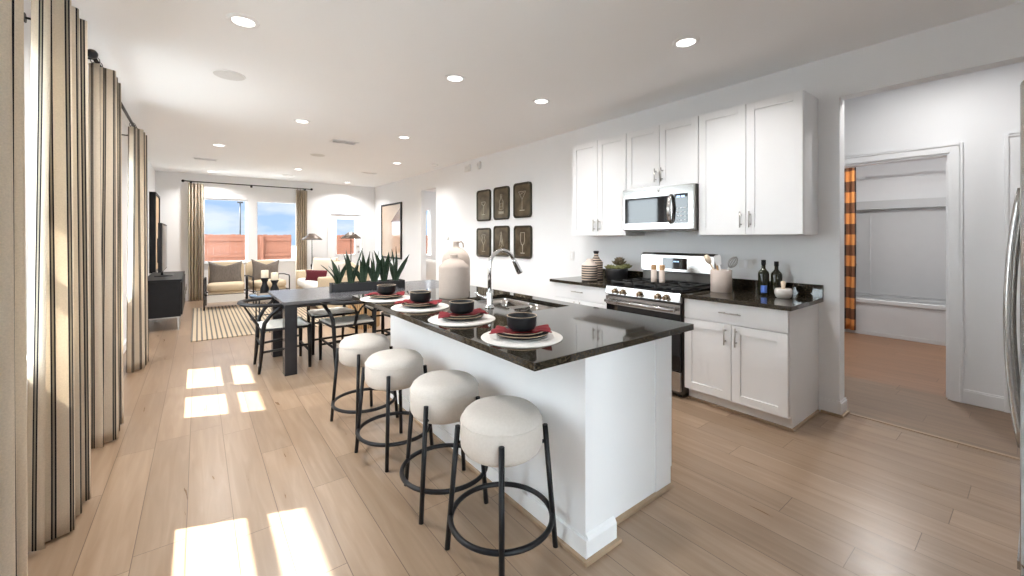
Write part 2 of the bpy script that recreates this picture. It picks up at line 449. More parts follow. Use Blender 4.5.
# ------------------------------------------------------------------ mesh helpers
class MB:
    def __init__(s):
        s.v = []; s.f = []; s.sm = []; s.uv = {}
    def add(s, vs, fs, smooth=False):
        o = len(s.v)
        s.v += [tuple(v) for v in vs]
        for f in fs:
            s.f.append(tuple(i + o for i in f)); s.sm.append(smooth)
        return s
    def box(s, x0, x1, y0, y1, z0, z1):
        vs = [(x, y, z) for z in (z0, z1) for y in (y0, y1) for x in (x0, x1)]
        return s.add(vs, [(0, 2, 3, 1), (4, 5, 7, 6), (0, 1, 5, 4), (2, 6, 7, 3), (0, 4, 6, 2), (1, 3, 7, 5)])
    def obox(s, c, size, m=None):
        a, b, d = size[0] / 2, size[1] / 2, size[2] / 2
        vs = [Vector((x, y, z)) for z in (-d, d) for y in (-b, b) for x in (-a, a)]
        if m is not None:
            vs = [m @ v for v in vs]
        vs = [tuple(v + Vector(c)) for v in vs]
        return s.add(vs, [(0, 2, 3, 1), (4, 5, 7, 6), (0, 1, 5, 4), (2, 6, 7, 3), (0, 4, 6, 2), (1, 3, 7, 5)])
    def tube(s, pts, r, n=12, closed=False, sx=1.0, cap=True):
        pts = [Vector(p) for p in pts]
        k = len(pts)
        rs = r if isinstance(r, (list, tuple)) else [r] * k
        vs = []
        up = None
        for i, p in enumerate(pts):
            a = pts[(i - 1) % k] if (closed or i > 0) else p
            b = pts[(i + 1) % k] if (closed or i < k - 1) else p
            t = (b - a).normalized()
            if up is None:
                up = Vector((0, 0, 1)) if abs(t.z) < 0.9 else Vector((1, 0, 0))
            u = t.cross(up)
            if u.length < 1e-6:
                u = t.orthogonal()
            u.normalize()
            w = u.cross(t).normalized()
            up = w
            for j in range(n):
                an = 2 * PI * j / n
                vs.append(p + u * math.cos(an) * rs[i] * sx + w * math.sin(an) * rs[i])
        fs = []
        for i in range(k if closed else k - 1):
            for j in range(n):
                a = i * n + j; b = i * n + (j + 1) % n
                c = ((i + 1) % k) * n + (j + 1) % n; d = ((i + 1) % k) * n + j
                fs.append((a, b, c, d))
        s.add(vs, fs, True)
        if not closed and cap:
            o = len(s.v) - len(vs)
            s.f.append(tuple(o + j for j in range(n))[::-1]); s.sm.append(False)
            s.f.append(tuple(o + (k - 1) * n + j for j in range(n))); s.sm.append(False)
        return s
    def cyl(s, p0, p1, r0, r1=None, n=24):
        return s.tube([p0, p1], [r0, r1 if r1 is not None else r0], n)
    def lathe(s, prof, n=32, c=(0, 0, 0), sharp=False):
        vs = []
        for r, z in prof:
            for j in range(n):
                a = 2 * PI * j / n
                vs.append((c[0] + r * math.cos(a), c[1] + r * math.sin(a), c[2] + z))
        fs = []
        for i in range(len(prof) - 1):
            for j in range(n):
                fs.append((i * n + j, i * n + (j + 1) % n, (i + 1) * n + (j + 1) % n, (i + 1) * n + j))
        return s.add(vs, fs, not sharp)
    def grid(s, fn, nu, nv, smooth=True, uv=None, closed_u=False):
        vs = [fn(i / nu, j / nv) for j in range(nv + 1) for i in range(nu + 1)]
        o = len(s.v)
        fs = []
        for j in range(nv):
            for i in range(nu):
                a = j * (nu + 1) + i
                fs.append((a, a + 1, a + nu + 2, a + nu + 1))
        s.add(vs, fs, smooth)
        if uv:
            for j in range(nv + 1):
                for i in range(nu + 1):
                    s.uv[o + j * (nu + 1) + i] = uv(i / nu, j / nv)
        return s
    def prism(s, poly, axis, a0, a1, smooth=False):
        # poly in the plane normal to axis; axis 0: (y,z), 1: (x,z), 2: (x,y)
        def P(p, a):
            return (a, p[0], p[1]) if axis == 0 else ((p[0], a, p[1]) if axis == 1 else (p[0], p[1], a))
        n = len(poly)
        vs = [P(p, a0) for p in poly] + [P(p, a1) for p in poly]
        fs = [(i, (i + 1) % n, n + (i + 1) % n, n + i) for i in range(n)]
        s.add(vs, fs, smooth)
        s.add(vs, [tuple(range(n))[::-1], tuple(range(n, 2 * n))])
        return s
    def blob(s, c, r, e=(0.5, 0.5), n=28, m=18, flat=None):
        # superellipsoid
        def pw(v, k):
            return math.copysign(abs(v) ** k, v)
        def fn(u, v):
            a = u * 2 * PI; b = (v - 0.5) * PI
            return (c[0] + r[0] * pw(math.cos(b), e[1]) * pw(math.cos(a), e[0]),
                    c[1] + r[1] * pw(math.cos(b), e[1]) * pw(math.sin(a), e[0]),
                    c[2] + r[2] * pw(math.sin(b), e[1]))
        return s.grid(fn, n, m)
    def build(s, name, m, parent=None, bevel=0.0, seg=2, solid=0.0, sub=0, loc=None, merge=True, rot=None):
        me = bpy.data.meshes.new(name)
        me.from_pydata(s.v, [], s.f)
        me.polygons.foreach_set('use_smooth', s.sm)
        if s.uv:
            ul = me.uv_layers.new(name='UVMap')
            for p in me.polygons:
                for li in p.loop_indices:
                    ul.data[li].uv = s.uv.get(me.loops[li].vertex_index, (0, 0))
        me.materials.append(m)
        if merge and not s.uv:
            import bmesh
            bm = bmesh.new(); bm.from_mesh(me)
            bmesh.ops.remove_doubles(bm, verts=bm.verts, dist=1e-5)
            bmesh.ops.recalc_face_normals(bm, faces=bm.faces)
            bm.to_mesh(me); bm.free()
        me.update()
        o = bpy.data.objects.new(name, me)
        C.objects.link(o)
        if parent is not None:
            o.parent = parent
        if loc is not None:
            o.location = loc
        if rot is not None:
            o.rotation_euler = rot
        if solid:
            q = o.modifiers.new('thickness', 'SOLIDIFY'); q.thickness = solid; q.offset = 0
        if bevel:
            q = o.modifiers.new('soft_edges', 'BEVEL'); q.width = bevel; q.segments = seg; q.limit_method = 'ANGLE'; q.angle_limit = R(40)
        if sub:
            q = o.modifiers.new('smooth', 'SUBSURF'); q.levels = sub; q.render_levels = sub
        return o

def tag(o, label=None, cat=None, group=None, kind=None):
    if label: o['label'] = label
    if cat: o['category'] = cat
    if group: o['group'] = group
    if kind: o['kind'] = kind
    return o
def thing(name, label, cat, loc=(0, 0, 0), rotz=0.0, group=None):
    o = bpy.data.objects.new(name, None)
    o.empty_display_size = 0.1
    C.objects.link(o)
    o.location = loc
    o.rotation_euler = (0, 0, rotz)
    return tag(o, label, cat, group)
def copy_tree(o, parent=None):
    c = o.copy()
    C.objects.link(c)
    if parent is not None:
        c.parent = parent
    for ch in list(o.children):
        copy_tree(ch, c)
    return c
def dup(o, loc, rotz, label, group=None):
    c = copy_tree(o)
    c.location = loc
    c.rotation_euler = (0, 0, rotz)
    c['label'] = label
    if group: c['group'] = group
    return c
def struct(mb, name, m, **k):
    o = mb.build(name, m, **k)
    if k.get('parent') is None:
        o['kind'] = 'structure'
    return o

def wall_boxes(axis, a0, a1, lo, hi, z0, z1, holes):
    """solid wall with rectangular holes; axis 0: thickness along x, runs along y"""
    ys = sorted({lo, hi, *[h[0] for h in holes], *[h[1] for h in holes]})
    zs = sorted({z0, z1, *[h[2] for h in holes], *[h[3] for h in holes]})
    ys = [y for y in ys if lo <= y <= hi]; zs = [z for z in zs if z0 <= z <= z1]
    b = MB()
    for i in range(len(ys) - 1):
        for j in range(len(zs) - 1):
            yc = (ys[i] + ys[i + 1]) / 2; zc = (zs[j] + zs[j + 1]) / 2
            if any(h[0] < yc < h[1] and h[2] < zc < h[3] for h in holes):
                continue
            if axis == 0: b.box(a0, a1, ys[i], ys[i + 1], zs[j], zs[j + 1])
            else: b.box(ys[i], ys[i + 1], a0, a1, zs[j], zs[j + 1])
    return b

# ------------------------------------------------------------------ room shell
XL, XR, YF, YB, ZC = -0.70, 3.85, 11.17, -2.45, 2.74
struct(MB().box(XL - 0.15, 3.97, YB - 0.15, YF + 0.15, -0.12, 0.0), 'floor', M_floor)
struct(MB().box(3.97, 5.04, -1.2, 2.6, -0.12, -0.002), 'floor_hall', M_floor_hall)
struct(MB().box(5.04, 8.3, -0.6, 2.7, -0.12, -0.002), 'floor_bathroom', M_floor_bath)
struct(MB().box(3.97, 7.2, 6.4, YF + 0.15, -0.12, 0.0), 'floor_side_room', M_floor)
struct(MB().box(XL - 0.15, 8.3, YB - 0.15, YF + 0.15, ZC, ZC + 0.15), 'ceiling', M_ceil)
WL = [(2.05, 2.88, 0.80, 2.22), (3.93, 4.74, 0.80, 2.22), (4.90, 5.72, 0.80, 2.22)]
WF = [(0.08, 0.90, 0.80, 2.23), (1.07, 1.95, 0.80, 2.23)]
DF = (2.70, 3.48, 0.0, 1.98)
struct(wall_boxes(0, XL - 0.14, XL, YB, YF + 0.14, 0, ZC, WL), 'wall_left', M_wall)
struct(wall_boxes(1, YF, YF + 0.14, XL, 7.2, 0, ZC, WF + [DF, (4.62, 5.52, 0.84, 2.20)]), 'wall_far', M_wall)
struct(wall_boxes(0, XR, XR + 0.12, -0.72, YF, 0, ZC, [(-0.72, 0.935, -1, 2.42), (7.55, 8.25, -1, 2.38)]), 'wall_right', M_wall)
struct(wall_boxes(1, YB - 0.14, YB, XL - 0.14, 3.97, 0, ZC, [(-0.60, 1.30, 0.02, 2.30)]), 'wall_back', M_wall)
struct(MB().box(1.38, 3.97, -0.84, -0.72, 0, ZC), 'wall_fridge_side', M_wall)
struct(MB().box(3.85, 3.97, -2.45, -0.84, 0, ZC), 'wall_right_back', M_wall)
# hall and bathroom walls
struct(wall_boxes(0, 4.98, 5.10, -1.2, 2.6, 0, ZC, [(0.47, 1.27, -1, 2.06), (-0.72, 0.09, -1, 2.06)]), 'wall_hall', M_wall)
struct(MB().box(3.97, 4.98, 2.5, 2.6, 0, ZC), 'wall_hall_far', M_wall)
struct(MB().box(3.97, 4.98, -1.2, -1.1, 0, ZC), 'wall_hall_near', M_wall)
struct(MB().box(8.2, 8.3, -0.6, 2.7, 0, ZC), 'wall_bathroom_end', M_wall)
struct(MB().box(5.10, 8.2, 2.22, 2.32, 0, ZC), 'wall_bathroom_left', M_wall)
struct(MB().box(5.10, 8.2, 0.17, 0.27, 0, ZC), 'wall_bathroom_right', M_wall)
# side room walls
struct(MB().box(7.1, 7.2, 6.4, YF, 0, ZC), 'wall_side_room_right', M_wall)
struct(MB().box(3.97, 7.1, 6.4, 6.5, 0, ZC), 'wall_side_room_near', M_wall)

# baseboards and wood shoe moulding
def baseboard(name, pts, h=0.10, t=0.014):
    b = MB()
    for (x0, y0, x1, y1, nx, ny) in pts:
        if x0 == x1:
            xa, xb = sorted((x0, x0 + nx * t)); b.box(xa, xb, y0, y1, 0, h); 
            xa, xb = sorted((x0, x0 + nx * t * 0.6)); b.box(xa, xb, y0, y1, h, h + 0.012)
        else:
            ya, yb = sorted((y0, y0 + ny * t)); b.box(x0, x1, ya, yb, 0, h)
            ya, yb = sorted((y0, y0 + ny * t * 0.6)); b.box(x0, x1, ya, yb, h, h + 0.012)
    struct(b, name, M_trim)
def shoe(name, pts, t0=0.0, t=0.016, h=0.018):
    b = MB()
    for (x0, y0, x1, y1, nx, ny) in pts:
        if x0 == x1:
            xa, xb = sorted((x0 + nx * t0, x0 + nx * (t0 + t))); b.box(xa, xb, y0, y1, 0, h)
        else:
            ya, yb = sorted((y0 + ny * t0, y0 + ny * (t0 + t))); b.box(x0, x1, ya, yb, 0, h)
    return struct(b, name, M_shoe)
baseboard('baseboard_left', [(XL, YB, XL, YF, 1, 0)])
baseboard('baseboard_far', [(XL + 0.014, YF, 2.62, YF, 0, -1), (3.56, YF, 3.836, YF, 0, -1)])
baseboard('baseboard_right', [(XR, 3.44, XR, 7.55, -1, 0), (XR, 8.25, XR, YF - 0.014, -1, 0), (XR, 0.935, XR, 1.064, -1, 0), (XR - 0.014, 0.935, 3.984, 0.935, 0, -1)])
shoe('trim_1', [(XR, 3.44, XR, 7.55, -1, 0), (XR, 8.25, XR, YF - 0.03, -1, 0), (XR, 0.92, XR, 1.048, -1, 0), (XR - 0.03, 0.935, 3.986, 0.935, 0, -1)], 0.014)
baseboard('baseboard_hall', [(4.98, 0.18, 4.98, 0.40, -1, 0)])
struct(MB().box(3.955, 3.985, -0.72, 0.90, 0.0, 0.004), 'trim_2', M_shoe)

# door casings in the hall
def casing_x(name, x, y0, y1, zt, w=0.09, t=0.018, side=-1, m=M_trim):
    b = MB()
    def piece(ya, yb, za, zb):
        b.box(*sorted((x, x + side * t)), ya, yb, za, zb)
    piece(y0 - w, y0, 0, zt + w); piece(y1, y1 + w, 0, zt + w); piece(y0, y1, zt, zt + w)
    # raised outer bead
    def bead(ya, yb, za, zb):
        b.box(*sorted((x + side * t, x + side * (t + 0.008))), ya, yb, za, zb)
    bead(y0 - w, y0 - w + 0.02, 0, zt + w); bead(y1 + w - 0.02, y1 + w, 0, zt + w); bead(y0 - w + 0.02, y1 + w - 0.02, zt + w - 0.02, zt + w)
    return struct(b, name, m, bevel=0.003)
casing_x('trim_3', 4.98, 0.47, 1.27, 2.06, 0.075)
casing_x('trim_4', 4.98, -0.72, 0.09, 2.06)
# door jamb liner of the bathroom door
b = MB(); b.box(4.975, 5.11, 0.47, 0.485, 0, 2.06); b.box(4.97, 5.11, 1.255, 1.27, 0, 2.06); b.box(4.975, 5.11, 0.485, 1.255, 2.045, 2.06)
b.box(5.02, 5.06, 0.485, 0.497, 0, 2.045)
struct(b, 'trim_5', M_trim)

def panel_door_x(name, x, y0, y1, z1, label=None):
    b = MB(); b.box(x, x + 0.04, y0, y1, 0.008, z1)
    for (za, zb) in ((0.22, 0.92), (1.08, z1 - 0.15)):
        for (ya, yb) in ((y0 + 0.12, (y0 + y1) / 2 - 0.05), ((y0 + y1) / 2 + 0.05, y1 - 0.12)):
            b.box(x - 0.006, x, ya, yb, za, zb)
    o = struct(b, name, M_trim, bevel=0.004)
    h = MB()
    for z in (0.25, 1.05, 1.80):
        h.cyl((x - 0.014, y1 - 0.004, z - 0.045), (x - 0.014, y1 - 0.004, z + 0.045), 0.007, n=10)
    h.build('hinge', M_nickel, parent=o)
    k = MB(); k.cyl((x, y0 + 0.06, 0.95), (x - 0.05, y0 + 0.06, 0.95), 0.012, n=14); k.blob((x - 0.065, y0 + 0.06, 0.95), (0.025, 0.028, 0.028), (1, 1), 16, 10)
    k.build('door_knob', M_nickel, parent=o)
    return o
panel_door_x('door_1', 5.055, -0.71, 0.08, 2.05)

# far glazed door
dY = YF + 0.03
b = MB()
x0, x1, z1 = 2.71, 3.47, 1.97
gx0, gx1, gz0, gz1 = 2.86, 3.32, 0.92, 1.84
b.box(x0, gx0, dY, dY + 0.045, 0.01, z1); b.box(gx1, x1, dY, dY + 0.045, 0.01, z1)
b.box(gx0, gx1, dY, dY + 0.045, 0.01, gz0); b.box(gx0, gx1, dY, dY + 0.045, gz1, z1)
for ya in (dY - 0.008,):
    b.box(gx0 - 0.03, gx0, ya, dY, gz0 - 0.03, gz1 + 0.03); b.box(gx1, gx1 + 0.03, ya, dY, gz0 - 0.03, gz1 + 0.03)
    b.box(gx0, gx1, ya, dY, gz0 - 0.03, gz0); b.box(gx0, gx1, ya, dY, gz1, gz1 + 0.03)
    b.box(x0 + 0.14, x1 - 0.14, ya, dY, 0.2, 0.72)
d2 = struct(b, 'door_2', M_trim)
MB().box(gx0, gx1, dY + 0.018, dY + 0.024, gz0, gz1).build('glass_pane', M_glass, parent=d2)
k = MB(); k.cyl((3.40, dY, 0.98), (3.40, dY - 0.05, 0.98), 0.012, n=14); k.blob((3.40, dY - 0.065, 0.98), (0.028, 0.025, 0.028), (1, 1), 16, 10)
k.cyl((3.40, dY, 1.12), (3.40, dY - 0.02, 1.12), 0.026, n=16)
k.build('door_knob', M_nickel, parent=d2)
b = MB()
b.box(2.62, 2.70, YF - 0.016, YF, 0, 2.06); b.box(3.48, 3.56, YF - 0.016, YF, 0, 2.06); b.box(2.70, 3.48, YF - 0.016, YF, 1.98, 2.06)
struct(b, 'trim_6', M_trim, bevel=0.003)

# windows
wn = 0
def window_x(y0, y1, z0, z1, x=XL - 0.10, sill_x=XL + 0.09):
    """double hung window in a wall running along y, room on +x side"""
    global wn
    wn += 1
    b = MB()
    f = 0.035
    for (ya, yb, za, zb) in ((y0, y0 + f, z0, z1), (y1 - f, y1, z0, z1), (y0 + f, y1 - f, z0, z0 + f), (y0 + f, y1 - f, z1 - f, z1), (y0 + f, y1 - f, 1.49, 1.53)):
        b.box(x, x + 0.06, ya, yb, za, zb)
    w = struct(b, 'window_%d' % wn, M_trim)
    MB().box(x + 0.025, x + 0.031, y0 + f, y1 - f, z0 + f, z1 - f).build('glass_pane', M_glass, parent=w)
    MB().box(XL - 0.04, sill_x, y0 - 0.03, y1 + 0.03, z0 - 0.02, z0).build('window_sill', M_trim, parent=w, bevel=0.003)
def window_y(x0, x1, z0, z1, y=YF + 0.04, rail=False):
    global wn
    wn += 1
    b = MB()
    f = 0.032
    for (xa, xb, za, zb) in ((x0, x0 + f, z0, z1), (x1 - f, x1, z0, z1), (x0 + f, x1 - f, z0, z0 + f), (x0 + f, x1 - f, z1 - f, z1)):
        b.box(xa, xb, y, y + 0.06, za, zb)
    w = struct(b, 'window_%d' % wn, M_trim)
    MB().box(x0 + f, x1 - f, y + 0.025, y + 0.031, z0 + f, z1 - f).build('glass_pane', M_glass, parent=w)
    MB().box(x0 - 0.03, x1 + 0.03, YF - 0.035, y, z0 - 0.022, z0).build('window_sill', M_trim, parent=w, bevel=0.003)
for (a, c, d, e) in WL: window_x(a, c, d, e)
for (a, c, d, e) in WF: window_y(a, c, d, e)
window_y(4.62, 5.52, 0.84, 2.20)
# unseen glazed patio door, added behind the camera to let more light in
b = MB()
for (xa, xb, za, zb) in ((-0.60, -0.53, 0.02, 2.30), (1.23, 1.30, 0.02, 2.30), (0.31, 0.39, 0.02, 2.30), (-0.53, 0.31, 0.02, 0.09), (0.39, 1.23, 0.02, 0.09), (-0.53, 0.31, 2.23, 2.30), (0.39, 1.23, 2.23, 2.30)):
    b.box(xa, xb, YB - 0.09, YB - 0.04, za, zb)
pd = struct(b, 'added_light_door', M_trim)
MB().box(-0.53, 1.23, YB - 0.068, YB - 0.062, 0.09, 2.23).build('glass_pane', M_glass, parent=pd)

# roof overhang outside the left wall, so the sun enters the way it does in the photo
struct(MB().box(-1.43, XL - 0.15, YB, YF + 0.3, 2.80, 2.90), 'trim_7', M_roof)

# ------------------------------------------------------------------ outdoors
struct(MB().box(-60, 60, YF + 0.15, 90, -0.45, -0.30), 'ground', M_bounce_pale)  # hidden below the sills, made pale to bounce light up to the ceiling
struct(MB().box(-30, XL - 0.15, -20, YF + 0.15, -0.45, -0.30), 'ground_side', M_bounce_grey)  # unseen reflector, tone set for light bounced in through the left windows
struct(MB().box(XL - 0.15, 20, -20, YB - 0.15, -0.45, -0.30), 'ground_back', M_bounce_white)  # unseen white reflector, throws sunlight through the back glazing onto the ceiling
def fence(x0, x1, y, top, label, rail_side=-1):
    t = thing('wood_fence', label, 'fence', (0, y, -0.30), 0, 'cedar fence runs behind the house')
    b = MB()
    x = x0
    h = top + 0.30
    while x < x1 - 0.02:
        w = min(0.1435, x1 - x)
        dz = random.uniform(-0.012, 0.012)
        b.prism([(x, 0), (x + w, 0), (x + w, h + dz - 0.02), (x + w - 0.02, h + dz), (x + 0.02, h + dz), (x, h + dz - 0.02)], 1, 0, 0.018)
        x += 0.145
    b.build('board_panel', M_fence, parent=t)
    for z in (0.35, 1.05, h - 0.2):
        MB().box(x0, x1, rail_side * 0.04, 0 if rail_side < 0 else 0.06, z, z + 0.085).build('rail', M_fence, parent=t)
    px = x0 + 0.4
    while px < x1:
        MB().box(px, px + 0.09, rail_side * 0.13, rail_side * 0.04, 0, h - 0.05).build('post', M_fence, parent=t)
        px += 2.4
    return t
fence(-6.0, 2.52, 15.6, 1.46, 'reddish cedar board fence seen through the two far windows')
fence(2.72, 12.0, 15.75, 1.46, 'reddish cedar board fence seen through the glazed door')
# thin light pole beyond the fence
lp = thing('light_pole', 'thin tall dark light pole standing beyond the fence', 'light pole', (2.25, 33.0, -0.3))
MB().cyl((0, 0, 0), (0, 0, 4.0), 0.05, 0.035, 12).build('pole', M_blk, parent=lp)
MB().box(-0.16, 0.16, -0.10, 0.10, 4.0, 4.10).build('lamp_head', M_blk, parent=lp)

# ------------------------------------------------------------------ ceiling fixtures
def downlight(x, y, label, power=DOWNLIGHT_W, z=ZC, first=[None], spread=140):
    if first[0] is None:
        t = thing('recessed_light', label, 'ceiling light', (x, y, z), 0, 'recessed ceiling lights')
        MB().lathe([(0.062, -0.004), (0.066, -0.010), (0.088, -0.006), (0.092, 0.0)], 32).build('trim_ring', M_trim, parent=t)
        MB().lathe([(0.0, -0.0045), (0.063, -0.0045)], 32).build('lens', M_lamp, parent=t)
        first[0] = t
    else:
        t = dup(first[0], (x, y, z), 0, label)
    l = bpy.data.lights.new('recessed_lamp', 'AREA')
    l.shape = 'DISK'; l.size = 0.12; l.energy = power; l.color = (1.0, 0.98, 0.955); l.spread = R(spread)
    o = bpy.data.objects.new('recessed_lamp', l)
    C.objects.link(o)
    o.location = (x, y, z - 0.02)
    return t
DL = [(0.23, 3.12, 'round recessed light in the ceiling nearest the left curtains'),
      (2.74, 1.54, 'recessed light in the ceiling in front of the right upper cabinet'),
      (1.77, 3.11, 'recessed light in the ceiling above the far half of the island'),
      (2.76, 3.10, 'recessed light in the ceiling in front of the left upper cabinet'),
      (0.98, 5.36, 'recessed light in the ceiling above the left part of the dining table'),
      (0.25, 7.50, 'recessed light near the ceiling vent on the left, before the television'),
      (2.25, 5.36, 'recessed light in the ceiling above the right part of the dining table'),
      (2.92, 7.29, 'recessed light in the ceiling just before the side room opening'),
      (0.22, 10.6, 'farthest left recessed light, above the left far curtain'),
      (1.60, 9.14, 'recessed light in the ceiling over the middle of the sitting area'),
      (2.96, 10.6, 'farthest right recessed light, above the glazed far door')]
# the three lamps over the kitchen are dimmed against the white cabinets
DIM = {2.74: 0.55, 2.76: 0.45, 1.77: 0.55}
for x, y, l in DL: downlight(x, y, l, DOWNLIGHT_W * DIM.get(x, 1.0))
# out-of-view lamps added to brighten the hall, bathroom and side room
downlight(4.30, 0.5, 'added recessed light in the hall ceiling, out of view', HALL_W, spread=175)
downlight(6.5, 1.2, 'added recessed light in the bathroom ceiling, out of view', HALL_W * 3, spread=175)
downlight(5.4, 8.8, 'added recessed light in the side room ceiling, out of view', 40.0, spread=175)

def speaker(x, y, label, r=0.12):
    t = thing('ceiling_speaker', label, 'speaker', (x, y, ZC), 0, 'round ceiling speakers')
    MB().lathe([(0, -0.006), (r * 0.93, -0.006)], 40).build('grille', M_speaker, parent=t)
    MB().lathe([(r * 0.93, -0.006), (r, -0.004), (r * 1.01, 0)], 40).build('trim_ring', M_trim, parent=t)
speaker(0.21, 4.23, 'flat round speaker grille in the ceiling by the left curtains')
speaker(1.59, 7.40, 'flat round speaker grille in the ceiling beyond the dining table')
speaker(1.58, 10.2, 'faint round speaker grille in the ceiling before the far windows')

def vent(x, y, label, lx=0.36, ly=0.20):
    t = thing('ceiling_vent', label, 'vent', (x, y, ZC), 0, 'white ceiling air vents')
    b = MB(); a, c = lx / 2, ly / 2
    b.box(-a, a, -c, -c + 0.025, -0.008, 0); b.box(-a, a, c - 0.025, c, -0.008, 0); b.box(-a, -a + 0.025, -c, c, -0.008, 0); b.box(a - 0.025, a, -c, c, -0.008, 0)
    b.box(-0.012, 0.012, -c, c, -0.008, 0)
    b.build('frame', M_trim, parent=t)
    MB().box(-a + 0.02, a - 0.02, -c + 0.02, c - 0.02, -0.002, -0.0005).build('backing', M_vent_dark, parent=t)
    s = MB()
    k = -c + 0.04
    while k < c - 0.03:
        s.obox((0, k, -0.006), (lx - 0.05, 0.013, 0.002), Matrix.Rotation(R(35), 3, 'X')); k += 0.022
    s.build('louvre', M_trim, parent=t)
vent(1.68, 6.17, 'white ceiling vent beyond the dining table light')
vent(0.10, 8.98, 'white ceiling vent on the left above the television wall')
vent(2.90, 8.78, 'small ceiling vent near the side room opening', 0.30, 0.12)

# small fittings on the right wall
t = thing('alarm_box', 'small white alarm box high on the right wall, wider of two', 'alarm', (XR, 6.28, 2.60))
MB().box(-0.045, 0, -0.09, 0.09, -0.06, 0.06).build('case', M_plastic, parent=t, bevel=0.01)
MB().box(-0.047, -0.045, -0.05, 0.05, -0.03, 0.03).build('grille', M_speaker, parent=t)
t = thing('motion_sensor', 'small white sensor high on the right wall, nearer the trays', 'sensor', (XR, 5.90, 2.60))
MB().box(-0.05, 0, -0.04, 0.04, -0.065, 0.065).build('case', M_plastic, parent=t, bevel=0.012)
MB().blob((-0.05, 0, 0.0), (0.014, 0.022, 0.03), (1, 1), 12, 8).build('lens', M_speaker, parent=t)
t = thing('smoke_detector', 'small round white detector on the ceiling at the right wall', 'smoke detector', (3.55, 7.0, ZC))
MB().lathe([(0, -0.035), (0.045, -0.033), (0.06, -0.015), (0.062, 0)], 28).build('body', M_plastic, parent=t)
MB().lathe([(0.015, -0.036), (0.025, -0.0355)], 20).build('vent_ring', M_speaker, parent=t)
t = thing('thermostat', 'round white thermostat on the right wall above the cream jugs', 'thermostat', (XR, 7.05, 1.36))
bt = MB(); bt.lathe([(0, 0.024), (0.042, 0.022), (0.05, 0.012), (0.052, 0)], 32); bt.build('dial', M_plastic, parent=t, rot=(0, R(-90), 0))
bt = MB(); bt.lathe([(0, 0.0), (0.03, 0.0)], 24); bt.build('dial_face', M_trim, parent=t, rot=(0, R(-90), 0), loc=(-0.0245, 0, 0))
def plate(y, z, label, w=0.075, h=0.118, n=1):
    t = thing('wall_plate', label, 'switch plate', (XR, y, z), 0, 'white wall plates')
    MB().box(-0.007, 0, -w / 2, w / 2, -h / 2, h / 2).build('cover', M_plastic, parent=t, bevel=0.003)
    for k in range(n):
        yy = (k - (n - 1) / 2) * 0.046
        MB().box(-0.010, -0.007, yy - 0.016, yy + 0.016, -0.033, 0.033).build('rocker', M_trim, parent=t, bevel=0.002)
plate(3.72, 1.12, 'white switch plate on the wall left of the striped vases')
plate(1.60, 1.12, 'white outlet plate behind the utensil crock', 0.118, 0.075, 1)

# ------------------------------------------------------------------ cabinets
FX_U = 3.52     # upper door faces
FX_B = 3.22     # base door faces
def shaker(mb, x, y0, y1, z0, z1, rail=0.062, t=0.02):
    """shaker door whose face looks towards -x, outer face at x"""
    mb.box(x, x + t, y0, y0 + rail, z0, z1); mb.box(x, x + t, y1 - rail, y1, z0, z1)
    mb.box(x, x + t, y0 + rail, y1 - rail, z0, z0 + rail); mb.box(x, x + t, y0 + rail, y1 - rail, z1 - rail, z1)
    mb.box(x + 0.009, x + t, y0 + rail, y1 - rail, z0 + rail, z1 - rail)
    return mb
def bar_handle(x, y, z, length, axis, parent):
    b = MB()
    h = length / 2
    if axis == 'z':
        b.cyl((x - 0.032, y, z - h), (x - 0.032, y, z + h), 0.0055, n=10)
        for k in (-0.6, 0.6): b.cyl((x, y, z + k * h), (x - 0.032, y, z + k * h), 0.0045, n=8)
    else:
        b.cyl((x - 0.032, y - h, z), (x - 0.032, y + h, z), 0.0055, n=10)
        for k in (-0.6, 0.6): b.cyl((x, y + k * h, z), (x - 0.032, y + k * h, z), 0.0045, n=8)
    return b.build('handle', M_nickel, parent=parent)
def upper(y0, y1, z0, z1, label, hz, low_sides=False):
    t = thing('upper_cabinet', label, 'cabinet', (0, 0, 0), 0, 'white upper cabinets above the range wall')
    MB().box(FX_U + 0.022, XR - 0.003, y0, y1, z0, z1).build('body', M_cab, parent=t, bevel=0.001)
    ym = (y0 + y1) / 2
    g = 0.0025
    for (a, c, hy) in ((y0 + g, ym - g, ym - 0.035), (ym + g, y1 - g, ym + 0.035)):
        d = shaker(MB(), FX_U, a, c, z0 + 0.002, z1 - 0.002).build('door', M_cab, parent=t, bevel=0.0012)
        bar_handle(FX_U, hy, hz, 0.13, 'z', d)
    return t
upper(2.635, 3.40, 1.375, 2.44, 'tall white upper cabinet left of the microwave', 1.49)
upper(1.865, 2.63, 1.835, 2.44, 'short white upper cabinet directly above the microwave', 1.955)
upper(1.07, 1.86, 1.375, 2.44, 'tall white upper cabinet right of the microwave', 1.50)

